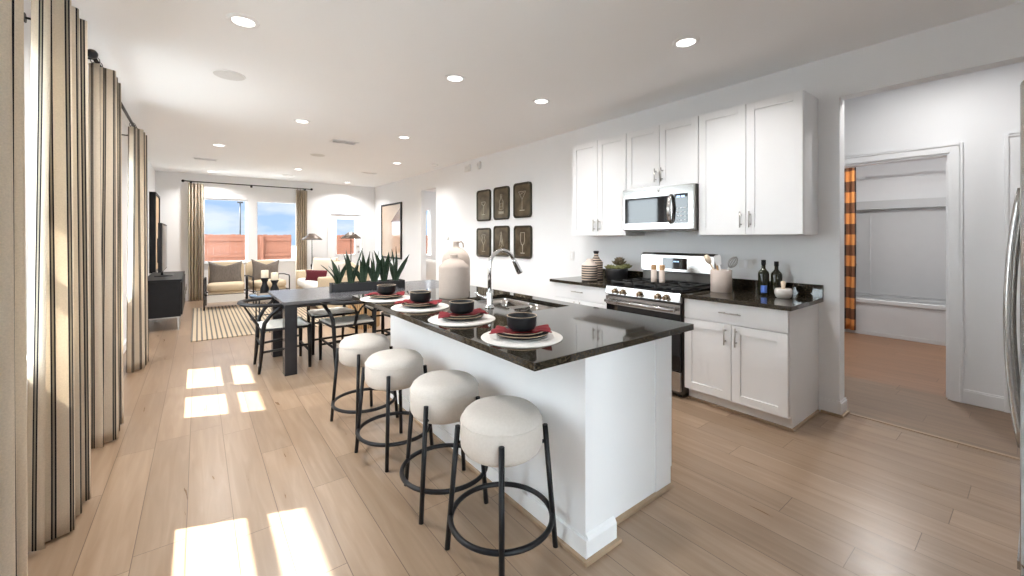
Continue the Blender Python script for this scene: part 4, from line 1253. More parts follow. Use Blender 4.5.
# ------------------------------------------------------------------ refrigerator
fr = thing('refrigerator', 'tall stainless refrigerator at the right edge, seen edge on', 'refrigerator', (0, 0, 0))
fx0, fx1, fy = 1.43, 2.34, 0.03
MB().box(fx0, fx1, -0.70, fy - 0.06, 0.02, 1.70).build('body', M_steel_side, parent=fr)
for (a, c, hx) in ((fx0, (fx0 + fx1) / 2 - 0.003, (fx0 + fx1) / 2 - 0.045), ((fx0 + fx1) / 2 + 0.003, fx1, (fx0 + fx1) / 2 + 0.045)):
    d = MB().box(a, c, fy - 0.055, fy, 0.62, 1.70).build('door', M_steel, parent=fr, bevel=0.012, seg=3)
    b = MB()
    pts = []
    for k in range(17):
        q = k / 16
        pts.append((hx, fy + 0.002 + 0.026 * math.sin(q * PI) ** 0.8, 0.76 + 0.73 * q))
    b.tube(pts, 0.008, 12, sx=1.4)
    b.build('handle', M_steel, parent=d)
d = MB().box(fx0, fx1, fy - 0.055, fy, 0.05, 0.61).build('freezer_drawer', M_steel, parent=fr, bevel=0.012, seg=3)
b = MB(); b.box(fx0 + 0.1, fx1 - 0.1, fy, fy + 0.006, 0.57, 0.59)
b.build('handle', M_steel, parent=d)
MB().box(fx0 + 0.02, fx1 - 0.02, -0.68, fy - 0.08, 0, 0.02).build('kick_plate', M_blk, parent=fr)

# ------------------------------------------------------------------ curtains
def curtain(y0, y1, x, zb, zt, folds, amp, label, seed=0, axis='y', group='striped curtain panels', m=None, flare=0.0, name='curtain', arcperfold=None):
    """hanging pleated panel as a thing at its foot; axis 'y': runs along y"""
    rnd = random.Random(seed)
    ph = [rnd.uniform(-0.25, 0.25) for _ in range(folds + 2)]
    am = [rnd.uniform(0.8, 1.15) for _ in range(folds + 2)]
    W = y1 - y0
    n = folds * 14
    L = (arcperfold or (2.6 * amp + W / folds)) * folds
    def off(u, v):
        k = u * folds
        i = int(min(k, folds - 1))
        a = am[i] * (1 - (k - i)) + am[i + 1] * (k - i)
        top = min(1, (1 - v) * 6)
        e = 0.82 + 0.18 * (1 - v)
        return -amp * a * e * math.sin(2 * PI * k + ph[i] * (1 - (k - i)) + ph[i + 1] * (k - i) + 0.12 * math.sin(3 * (1 - v) + seed))
    def fn(u, v):
        w = (u - 0.5) * W * (1 + flare * (1 - v)) + 0.003 * math.sin(4 * v + u * 5 + seed)
        d = off(u, v)
        z = (zt - zb) * v
        if axis == 'y': return (d, w, z)
        return (w, d, z)
    b = MB()
    # width of cloth measured along the folds, so the woven stripes stay evenly spaced on it
    cum = [0.0]
    for i in range(n):
        p, q = Vector(fn(i / n, 0.3)), Vector(fn((i + 1) / n, 0.3))
        cum.append(cum[-1] + (q - p).length)
    b.grid(fn, n, 26, uv=lambda u, v: (cum[int(round(u * n))] + seed * 0.013, v * (zt - zb)))
    loc = (x, (y0 + y1) / 2, zb) if axis == 'y' else ((y0 + y1) / 2, x, zb)
    o = b.build(name, m or M_curtain, loc=loc, solid=0.002)
    tag(o, label, 'curtain', group)
    return o
ROD_X = -0.52
ROD_Z = 2.49
def rings_for(o, ys, axis, x, z, zt):
    for y in ys:
        b = MB()
        pts = []
        for k in range(16):
            a = 2 * PI * k / 16
            if axis == 'y': pts.append((0.022 * math.cos(a), 0, 0.022 * math.sin(a)))
            else: pts.append((0, 0.022 * math.cos(a), 0.022 * math.sin(a)))
        b.tube(pts, 0.0025, 6, closed=True)
        b.box(-0.003, 0.003, -0.003, 0.003, -0.034, -0.022)
        l = (x, y, z - 0.008) if axis == 'y' else (y, x, z - 0.008)
        b.build('ring', M_blk, parent=o, loc=tuple(Vector(l) - Vector(o.location)))
def rod(y0, y1, axis, x, z, wall, label, brackets):
    t = thing('curtain_rod', label, 'curtain rod', (0, 0, 0), 0, 'black curtain rods')
    P = (lambda y, dx=0, dz=0: (x + dx, y, z + dz)) if axis == 'y' else (lambda y, dx=0, dz=0: (y, x + dx, z + dz))
    MB().cyl(P(y0), P(y1), 0.0115, n=14).build('bar', M_blk, parent=t)
    for y, s_ in ((y0, -1), (y1, 1)):
        b = MB(); b.cyl(P(y), P(y + s_ * 0.012), 0.016, n=14); b.blob(P(y + s_ * 0.032), (0.028, 0.028, 0.028), (1, 1), 18, 12)
        b.build('finial', M_blk, parent=t)
    for y in brackets:
        b = MB()
        dx = wall - x
        b.tube([P(y, 0, -0.014), P(y, dx * 0.5, -0.018), P(y, dx, -0.018)], 0.006, 8)
        b.cyl(P(y, dx * 0.985, -0.018), P(y, dx, -0.018), 0.025, n=16)
        b.build('bracket', M_blk, parent=t)
rod(1.45, 3.22, 'y', ROD_X, ROD_Z, XL, 'black curtain rod on the left wall, nearest the camera', (1.5, 3.16))
rod(3.62, 6.16, 'y', ROD_X, ROD_Z, XL, 'black curtain rod over the paired left wall windows', (3.64, 6.10))
rod(-0.22, 2.20, 'x', YF - 0.13, 2.555, YF, 'long black curtain rod over the two far windows', (-0.12, 0.98, 2.10))
cu = [curtain(1.54, 1.93, -0.47, 0.012, 2.46, 3, 0.06, 'striped curtain panel cut off by the left edge of the photo', 3),
      curtain(2.62, 3.02, -0.51, 0.012, 2.46, 3, 0.068, 'sunlit striped curtain panel at the near left wall window', 5),
      curtain(3.66, 4.08, -0.495, 0.012, 2.46, 3, 0.070, 'tan-shaded striped curtain panel below the round rod finial', 8),
      curtain(5.52, 6.08, -0.50, 0.012, 2.46, 4, 0.072, 'striped curtain panel at the far end of the paired windows', 11),
      curtain(-0.16, 0.10, YF - 0.13, 0.012, 2.515, 5, 0.045, 'striped curtain panel left of the far windows', 14, 'x'),
      curtain(1.88, 2.13, YF - 0.13, 0.012, 2.515, 5, 0.045, 'striped curtain panel right of the far windows', 17, 'x')]
for o, ys in zip(cu[:4], ([1.56, 1.66, 1.76, 1.86], [2.68, 2.8, 2.92, 3.04], [3.68, 3.77, 3.86, 3.95], [5.55, 5.65, 5.75, 5.85])):
    rings_for(o, ys, 'y', ROD_X, ROD_Z, 2.46)
for o, ys in zip(cu[4:], ([-0.13, -0.07, -0.01, 0.05], [1.92, 1.98, 2.04, 2.10])):
    rings_for(o, ys, 'x', YF - 0.13, 2.555, 2.515)

# ------------------------------------------------------------------ dining table, planter and chairs
TZ = 0.735
dt = thing('dining_table', 'charcoal wood dining table with slab legs beyond the island', 'table', (0, 0, 0))
MB().box(0.645, 2.75, 4.42, 5.50, TZ - 0.032, TZ).build('tabletop', M_tabletop, parent=dt, bevel=0.004)
for (lx, ly) in ((0.67, 4.50), (0.67, 5.30), (2.62, 4.50), (2.62, 5.30)):
    MB().box(lx, lx + 0.11, ly, ly + 0.13, 0, TZ - 0.032).build('leg', M_table, parent=dt, bevel=0.004)
b = MB(); b.box(0.70, 2.70, 4.60, 4.625, TZ - 0.09, TZ - 0.032); b.box(0.70, 2.70, 5.30, 5.325, TZ - 0.09, TZ - 0.032)
b.build('apron', M_table, parent=dt)
# planter
pt = thing('snake_plant_planter', 'long black box of upright snake plants on the dining table', 'plant', (1.62, 4.93, TZ), R(-4))
b = MB(); L2, W2, H2 = 0.42, 0.085, 0.095
b.box(-L2, L2, -W2, -W2 + 0.01, 0, H2); b.box(-L2, L2, W2 - 0.01, W2, 0, H2); b.box(-L2, -L2 + 0.01, -W2, W2, 0, H2); b.box(L2 - 0.01, L2, -W2, W2, 0, H2); b.box(-L2, L2, -W2, W2, 0, 0.01)
b.build('planter_box', M_plantbox, parent=pt)
b = MB()
rnd = random.Random(9)
b.box(-L2 + 0.01, L2 - 0.01, -W2 + 0.01, W2 - 0.01, 0.05, H2 - 0.02)
for k in range(420):
    r_ = rnd.uniform(0.006, 0.011)
    b.blob((rnd.uniform(-L2 + 0.02, L2 - 0.02), rnd.uniform(-W2 + 0.02, W2 - 0.02), H2 - 0.018), (r_, r_ * 0.9, r_ * 0.7), (1, 1), 6, 4)
o = b.build('pebbles', M_stone, parent=pt); o['kind'] = 'stuff'
def leaf(x, y, h, lean_x, lean_y, w, tw):
    b = MB()
    def fn(u, v):
        t_ = v
        ww = w * (0.55 + 0.75 * math.sin(min(1.0, t_ * 1.25) * PI / 2 * 0.9)) * (1 - max(0, (t_ - 0.55) / 0.45) ** 1.6)
        ww = max(ww, 0.0006)
        a = tw + t_ * 1.3
        s_ = (u - 0.5) * 2
        dx = s_ * ww * math.cos(a); dy = s_ * ww * math.sin(a)
        cup = 0.35 * ww * (s_ * s_)
        return (dx + lean_x * t_ ** 1.6 + cup * math.sin(a), dy + lean_y * t_ ** 1.6 - cup * math.cos(a), h * t_)
    b.grid(fn, 4, 12)
    b.build('leaf', M_leaf, parent=pt, loc=(x, y, H2 - 0.03), solid=0.003)
for cx in (-0.34, -0.20, -0.06, 0.07, 0.19, 0.33):
    for k in range(5):
        a = k / 5 * 2 * PI + rnd.random()
        h = rnd.uniform(0.22, 0.45)
        sp__ = rnd.uniform(0.03, 0.16) * (1.25 if abs(cx) > 0.3 else 0.8)
        lx = sp__ * math.cos(a)
        if cx < -0.3: lx -= 0.06
        if cx > 0.3: lx += 0.06
        leaf(cx + 0.018 * math.cos(a), 0.018 * math.sin(a), h, lx, 0.6 * sp__ * math.sin(a), rnd.uniform(0.021, 0.031), rnd.uniform(-0.9, 0.9))

def wishbone(loc, rot, label):
    t = thing('wishbone_chair', label, 'chair', loc, rot, 'black wishbone dining chairs')
    # seat: woven pad dished slightly
    b = MB()
    def fn(u, v):
        x = (u - 0.5) * 2; y = (v - 0.5) * 2
        wd_ = 0.235 + 0.02 * y
        return (x * wd_, y * 0.215, 0.445 - 0.016 * (1 - x * x) * (1 - y * y) + 0.0)
    b.grid(fn, 12, 12); b.build('seat', M_seatcord, parent=t, solid=0.016)
    b = MB()
    b.tube([(-0.215, -0.21, 0.430), (0.215, -0.21, 0.430)], 0.013, 10); b.tube([(-0.25, 0.215, 0.430), (0.25, 0.215, 0.430)], 0.013, 10)
    for s_ in (-1, 1): b.tube([(s_ * 0.215, -0.21, 0.430), (s_ * 0.25, 0.215, 0.430)], 0.013, 10)
    b.build('seat_frame', M_blkwood, parent=t)
    for s_ in (-1, 1):
        b = MB(); b.tube([(s_ * 0.245, 0.215, 0.0), (s_ * 0.245, 0.215, 0.30), (s_ * 0.245, 0.215, 0.452)], [0.014, 0.021, 0.018], 12); b.build('leg', M_blkwood, parent=t)
        b = MB(); b.tube([(s_ * 0.20, -0.235, 0.0), (s_ * 0.205, -0.215, 0.22), (s_ * 0.21, -0.205, 0.42), (s_ * 0.215, -0.19, 0.50), (s_ * 0.240, -0.14, 0.58), (s_ * 0.275, -0.07, 0.645), (s_ * 0.290, -0.04, 0.676)],
                         [0.013, 0.019, 0.021, 0.020, 0.018, 0.016, 0.014], 12)
        b.build('leg', M_blkwood, parent=t)
    for s_ in (-1, 1):
        MB().tube([(s_ * 0.205, -0.215, 0.21), (s_ * 0.245, 0.215, 0.24)], 0.0125, 8).build('stretcher', M_blkwood, parent=t)
    MB().tube([(-0.205, -0.215, 0.28), (0.205, -0.215, 0.28)], 0.0125, 8).build('stretcher', M_blkwood, parent=t)
    MB().tube([(-0.245, 0.215, 0.17), (0.245, 0.215, 0.17)], 0.0125, 8).build('stretcher', M_blkwood, parent=t)
    pts = []
    for k in range(21):
        a = R(25) - k / 20 * R(230)
        pts.append((0.295 * math.cos(a), -0.075 + 0.305 * math.sin(a), 0.680 + 0.012 * (1 - abs(k - 10) / 10) ))
    rs = [0.013 + 0.008 * math.sin(k / 20 * PI) for k in range(21)]
    MB().tube(pts, rs, 12, sx=1.25).build('top_rail', M_blkwood, parent=t)
    b = MB()
    b.tube([(0, -0.21, 0.43), (0, -0.25, 0.49), (0, -0.29, 0.56)], [0.014, 0.013, 0.014], 10, sx=1.3)
    for s_ in (-1, 1): b.tube([(0, -0.282, 0.545), (s_ * 0.03, -0.325, 0.62), (s_ * 0.085, -0.362, 0.690)], [0.012, 0.009, 0.009], 10, sx=1.2)
    b.build('splat', M_blkwood, parent=t)
    return t
ch = wishbone((0.715, 4.93, 0), R(-90), 'black wishbone chair with pale seat at the left end of the table')
dup(ch, (1.32, 4.66, 0), R(0), 'black wishbone chair on the near side, seen behind the farthest bar stool')
dup(ch, (2.02, 4.66, 0), R(0), 'black wishbone chair on the near side, partly behind the island end')
dup(ch, (1.30, 5.36, 0), R(180), 'black wishbone chair on the far side of the table, its rail behind the planter left')
dup(ch, (2.00, 5.36, 0), R(180), 'black wishbone chair on the far side of the table, behind the plants')

# ------------------------------------------------------------------ living area
rug = MB().box(-0.08, 1.70, 6.72, 9.85, 0.0, 0.012).build('area_rug', M_rug, bevel=0.004)
tag(rug, 'beige and black striped woven rug in the sitting area', 'rug')

def pillow(name, label, loc, rot, w, h, d, m, group=None, cat='pillow', notch=0.0):
    b = MB()
    for side in (-1, 1):
        def fn(u, v):
            x = (u - 0.5) * 2; y = (v - 0.5) * 2
            px = 1 - 0.10 * (1 - y * y) * abs(x) ** 3
            py = 1 - 0.10 * (1 - x * x) * abs(y) ** 3
            th = ((1 - x ** 4) * (1 - y ** 4)) ** 0.55 if abs(x) < 1 and abs(y) < 1 else 0
            z = y * h / 2 * py
            if notch and y > 0: z -= notch * (1 - abs(x)) ** 1.2 * y * y
            return (x * w / 2 * px, side * th * d / 2, z)
        b.grid(fn, 16, 16)
    o = b.build(name, m, loc=loc, rot=rot)
    return tag(o, label, cat, group)

def armchair(loc, rot, label):
    t = thing('armchair', label, 'armchair', loc, rot, 'beige armchairs before the far windows')
    # faces -Y in local space
    MB().blob((0, -0.02, 0.40), (0.30, 0.33, 0.085), (0.3, 0.45), 32, 14).build('seat_cushion', M_beige, parent=t)
    b = MB(); b.blob((0, 0, 0), (0.30, 0.07, 0.27), (0.35, 0.4), 32, 14)
    b.build('backrest', M_beige, parent=t, loc=(0, 0.31, 0.60), rot=(R(-14), 0, 0))
    MB().box(-0.28, 0.28, -0.30, 0.28, 0.28, 0.325).build('seat_base', M_beige, parent=t, bevel=0.01)
    MB().box(-0.29, 0.29, -0.31, -0.295, 0.13, 0.27).build('front_apron', M_white_fab, parent=t, bevel=0.003)
    for s_ in (-1, 1):
        x = s_ * 0.335
        b = MB()
        b.tube([(x, -0.33, 0.0), (x, -0.33, 0.30), (x, -0.325, 0.545), (x, -0.30, 0.565), (x, 0.0, 0.575), (x, 0.30, 0.56), (x, 0.34, 0.53), (x, 0.36, 0.25), (x, 0.37, 0.0)], 0.013, 8)
        b.tube([(x, -0.33, 0.27), (x, 0.36, 0.27)], 0.010, 8)
        b.build('arm_frame', M_blk, parent=t)
    for yy in (-0.28, 0.25): MB().tube([(-0.335, yy, 0.27), (0.335, yy, 0.27)], 0.010, 8).build('cross_rail', M_blk, parent=t)
    return t
ac = armchair((0.44, 9.72, 0.012), R(-3), 'beige black-framed armchair at the left far window')
dup(ac, (1.15, 10.0, 0), R(10), 'beige black-framed armchair at the right far window')
pillow('throw_pillow', 'grey slub pillow on the left window armchair', (0.43, 9.80, 0.66), (R(-14), 0, R(-3)), 0.56, 0.48, 0.14, M_greypillow, 'grey pillows on the armchairs', notch=0.08)
pillow('throw_pillow', 'grey slub pillow on the right window armchair', (1.14, 10.06, 0.66), (R(-14), R(4), R(10)), 0.54, 0.48, 0.14, M_greypillow, 'grey pillows on the armchairs', notch=0.10)

# sofa, faces -X
so = thing('sofa', 'beige sofa with white seat cushions beyond the dining table', 'sofa', (0, 0, 0))
MB().box(1.72, 2.62, 8.02, 9.95, 0.08, 0.30).build('base', M_beige, parent=so, bevel=0.02)
MB().box(1.72, 2.55, 7.86, 8.05, 0.06, 0.64).build('arm', M_beige, parent=so, bevel=0.03, seg=3)
MB().box(1.72, 2.55, 9.92, 10.11, 0.06, 0.64).build('arm', M_beige, parent=so, bevel=0.03, seg=3)
MB().box(2.38, 2.62, 7.86, 10.11, 0.06, 0.80).build('backrest', M_beige, parent=so, bevel=0.04, seg=3)
for yc in (8.52, 9.46):
    MB().blob((2.03, yc, 0.395), (0.34, 0.455, 0.095), (0.25, 0.4), 32, 12).build('seat_cushion', M_white_fab, parent=so)
    MB().blob((2.33, yc, 0.66), (0.11, 0.44, 0.22), (0.35, 0.4), 28, 12).build('back_cushion', M_beige, parent=so)
for (xx, yy) in ((1.78, 7.93), (2.55, 7.93), (1.78, 10.03), (2.55, 10.03)):
    MB().cyl((xx, yy, 0), (xx, yy, 0.07), 0.02, n=10).build('foot', M_blk, parent=so)
pillow('lumbar_pillow', 'maroon lumbar pillow on the sofa', (1.99, 9.05, 0.57), (R(-12), 0, R(-40)), 0.66, 0.26, 0.12, M_red_fab)
pillow('throw_pillow', 'large blush striped pillow behind the maroon one on the sofa', (2.12, 9.25, 0.70), (R(-12), 0, R(-40)), 0.56, 0.50, 0.14, M_stripepillow)
pillow('throw_pillow', 'white pillow at the far end of the sofa', (2.12, 9.72, 0.66), (R(-10), 0, R(-60)), 0.44, 0.42, 0.13, M_white_fab)
pillow('throw_pillow', 'cream pillow at the near end of the sofa, behind the plants', (2.12, 8.35, 0.68), (R(-14), 0, R(-62)), 0.46, 0.44, 0.13, M_linen)

# coffee table with candle holders and tray
ct = thing('coffee_table', 'round black-framed coffee table with a bluish glossy top', 'table', (0.93, 7.22, 0.012))
MB().lathe([(0, 0.488), (0.325, 0.488), (0.33, 0.482), (0.33, 0.472), (0.325, 0.468), (0, 0.468)], 48).build('tabletop', M_coffeetop, parent=ct)
MB().tube([(0.315 * math.cos(2 * PI * k / 48), 0.315 * math.sin(2 * PI * k / 48), 0.458) for k in range(48)], 0.010, 8, closed=True).build('top_ring', M_blk, parent=ct)
for k in range(4):
    a = R(45 + 90 * k)
    MB().tube([(0.305 * math.cos(a), 0.305 * math.sin(a), 0.458), (0.305 * math.cos(a), 0.305 * math.sin(a), 0.0)], 0.010, 8).build('leg', M_blk, parent=ct)
MB().tube([(0.305 * math.cos(2 * PI * k / 48), 0.305 * math.sin(2 * PI * k / 48), 0.12) for k in range(48)], 0.008, 8, closed=True).build('lower_ring', M_blk, parent=ct)
t = thing('serving_tray', 'flat tan tray on the coffee table', 'tray', (0.86, 7.16, 0.5))
b = MB(); b.box(-0.17, 0.17, -0.11, 0.11, 0, 0.008)
for (a, c, d, e) in ((-0.17, 0.17, -0.11, -0.102), (-0.17, 0.17, 0.102, 0.11), (-0.17, -0.162, -0.11, 0.11), (0.162, 0.17, -0.11, 0.11)): b.box(a, c, d, e, 0.008, 0.03)
b.build('body', M_book, parent=t)
o = MB().box(-0.10, 0.10, -0.07, 0.07, 0, 0.022).build('book', M_bookblk, loc=(1.07, 7.36, 0.5), rot=(0, 0, 0.3), bevel=0.002)
tag(o, 'small dark book at the right of the coffee table', 'book')
cd = thing('candle_holder', 'black turned candle holder on the coffee table, left and taller', 'candle holder', (0.80, 7.17, 0.508), 0, 'black candle holders')
MB().lathe([(0, 0), (0.050, 0), (0.055, 0.012), (0.050, 0.06), (0.030, 0.10), (0.028, 0.12), (0.045, 0.15), (0.050, 0.165), (0, 0.165)], 28).build('body', M_blk, parent=cd)
c2 = dup(cd, (0.925, 7.13, 0.508), 0, 'black turned candle holder on the coffee table, right and shorter')
cd.scale = (1.15, 1.15, 1.45)
c2.scale = (1.15, 1.15, 1.22)
c = thing('pillar_candle', 'cream square-cut pillar candle on the left taller holder', 'candle', (0.80, 7.17, 0.748), 0, 'cream pillar candles')
MB().lathe([(0, 0), (0.042, 0), (0.043, 0.003), (0.043, 0.100), (0.038, 0.104), (0, 0.100)], 28).build('wax', M_candle, parent=c)
MB().cyl((0, 0, 0.10), (0, 0, 0.115), 0.0015, n=6).build('wick', M_blk, parent=c)
cc_ = dup(c, (0.925, 7.13, 0.710), 0, 'cream pillar candle on the right shorter holder')
c.scale = (1.15, 1.15, 1.1)
cc_.scale = (1.15, 1.15, 1.1)

# lamps behind the sofa
def lamp(loc, label, base_h):
    t = thing('table_lamp', label, 'lamp', loc, 0, 'lamps with bronze tent shades')
    b = MB(); b.lathe([(0, 0), (0.075, 0), (0.078, 0.015), (0.03, 0.03), (0.022, 0.10), (0.03, 0.16), (0.010, 0.20), (0.008, base_h), (0, base_h)], 24)
    b.build('stand', M_blk, parent=t)
    b = MB(); b.lathe([(0.215, base_h - 0.060), (0.225, base_h - 0.065), (0.220, base_h - 0.045), (0.060, base_h + 0.085), (0.055, base_h + 0.085), (0.20, base_h - 0.050)], 36)
    b.build('lamp_shade', M_sconce, parent=t)
    MB().cyl((0, 0, base_h), (0, 0, base_h + 0.09), 0.006, n=8).build('top_finial', M_blk, parent=t)
    return t
def side_table(x, y, label):
    t = thing('side_table', label, 'table', (x, y, 0), 0, 'round side tables by the sofa')
    MB().lathe([(0, 0.55), (0.22, 0.55), (0.225, 0.54), (0.22, 0.525), (0, 0.525)], 32).build('tabletop', M_blkwood, parent=t)
    MB().cyl((0, 0, 0.03), (0, 0, 0.525), 0.025, n=16).build('pedestal', M_blk, parent=t)
    MB().lathe([(0, 0), (0.16, 0), (0.16, 0.015), (0.03, 0.03), (0, 0.03)], 28).build('base', M_blk, parent=t)
side_table(2.13, 10.50, 'small round side table under the left lamp, by the far curtain')
lamp((2.13, 10.50, 0.55), 'lamp with bronze tent shade beside the far right curtain', 0.82)
side_table(2.84, 9.88, 'small round side table under the right lamp, before the glazed door')
lamp((2.84, 9.88, 0.55), 'lamp with bronze tent shade in front of the glazed door', 0.85)

# ribbed rattan stool behind the dining chairs
t = thing('rattan_stool', 'ribbed tan rattan drum stool beyond the dining table', 'stool', (2.02, 6.35, 0))
b = MB()
def fn(u, v):
    a = u * 2 * PI
    r_ = 0.225 + 0.006 * math.cos(a * 40)
    return (r_ * math.cos(a), r_ * math.sin(a), v * 0.46)
b.grid(fn, 240, 2, smooth=False)
b.build('drum', M_rattan, parent=t)
MB().lathe([(0, 0.475), (0.225, 0.475), (0.235, 0.465), (0.235, 0.455), (0, 0.455)], 40).build('tabletop', M_palewood, parent=t)

# media console and television
mc = thing('media_console', 'black media console on metal legs along the left wall', 'cabinet', (0, 0, 0))
cx0, cx1, cy0, cy1 = -0.62, -0.20, 7.72, 9.55
MB().box(cx0, cx1, cy0, cy1, 0.20, 0.72).build('body', M_blkwood, parent=mc, bevel=0.004)
MB().box(cx0 - 0.01, cx1 + 0.01, cy0 - 0.01, cy1 + 0.01, 0.72, 0.745).build('top', M_blkwood, parent=mc, bevel=0.003)
for k in range(3):
    a = cy0 + 0.02 + k * 0.60
    d = MB().box(cx1, cx1 + 0.018, a, a + 0.585, 0.22, 0.70).build('door', M_blkwood, parent=mc, bevel=0.003)
    MB().cyl((cx1 + 0.034, a + 0.54, 0.40), (cx1 + 0.034, a + 0.54, 0.52), 0.006, n=8).build('handle', M_nickel, parent=d)
b = MB(); b.box(cx0, cx1, cy0, cy1, 0.185, 0.20); b.build('metal_rim', M_nickel, parent=mc)
for (xx, yy) in ((cx0 + 0.03, cy0 + 0.05), (cx1 - 0.03, cy0 + 0.05), (cx0 + 0.03, cy1 - 0.05), (cx1 - 0.03, cy1 - 0.05)):
    MB().box(xx - 0.012, xx + 0.012, yy - 0.012, yy + 0.012, 0, 0.185).build('leg', M_nickel, parent=mc)
tv = thing('television', 'flat black television standing on the media console', 'television', (-0.44, 8.60, 0.745))
MB().box(-0.03, 0.015, -0.62, 0.62, 0.09, 0.83).build('casing', M_blk, parent=tv, bevel=0.006)
MB().box(0.015, 0.018, -0.60, 0.60, 0.11, 0.81).build('screen', M_blkglass, parent=tv)
MB().box(-0.06, -0.03, -0.28, 0.28, 0.22, 0.60).build('rear_housing', M_blk, parent=tv, bevel=0.008)
b = MB(); b.box(-0.10, 0.12, -0.16, 0.16, 0, 0.012); b.box(-0.03, 0.0, -0.04, 0.04, 0.012, 0.10); b.build('stand', M_blk, parent=tv)
t = thing('wall_art', 'tall black-edged framed panel on the left wall behind the television', 'picture', (XL, 10.40, 1.45))
b = MB(); b.box(0, 0.09, -0.55, -0.51, -0.74, 0.74); b.box(0, 0.09, 0.51, 0.55, -0.74, 0.74); b.box(0, 0.09, -0.51, 0.51, -0.74, -0.70); b.box(0, 0.09, -0.51, 0.51, 0.70, 0.74)
b.build('frame', M_blk, parent=t)
MB().box(0.0, 0.07, -0.51, 0.51, -0.70, 0.70).build('canvas', M_tan, parent=t)

# framed art on the right wall
t = thing('framed_print', 'black-framed beige and brown print under glass on the right wall', 'picture', (XR, 9.95, 1.525))
b = MB(); W_, H_ = 0.66, 0.685
b.box(-0.035, 0, -W_, -W_ + 0.04, -H_, H_); b.box(-0.035, 0, W_ - 0.04, W_, -H_, H_); b.box(-0.035, 0, -W_ + 0.04, W_ - 0.04, -H_, -H_ + 0.04); b.box(-0.035, 0, -W_ + 0.04, W_ - 0.04, H_ - 0.04, H_)
b.build('frame', M_blk, parent=t)
MB().box(-0.018, 0, -W_ + 0.04, W_ - 0.04, -H_ + 0.04, H_ - 0.04).build('print', M_artboard, parent=t)
MB().prism([(-0.60, 0.56), (-0.60, 0.22), (0.02, 0.22)], 0, -0.0195, -0.018).build('brown_shape', M_artbrown, parent=t)

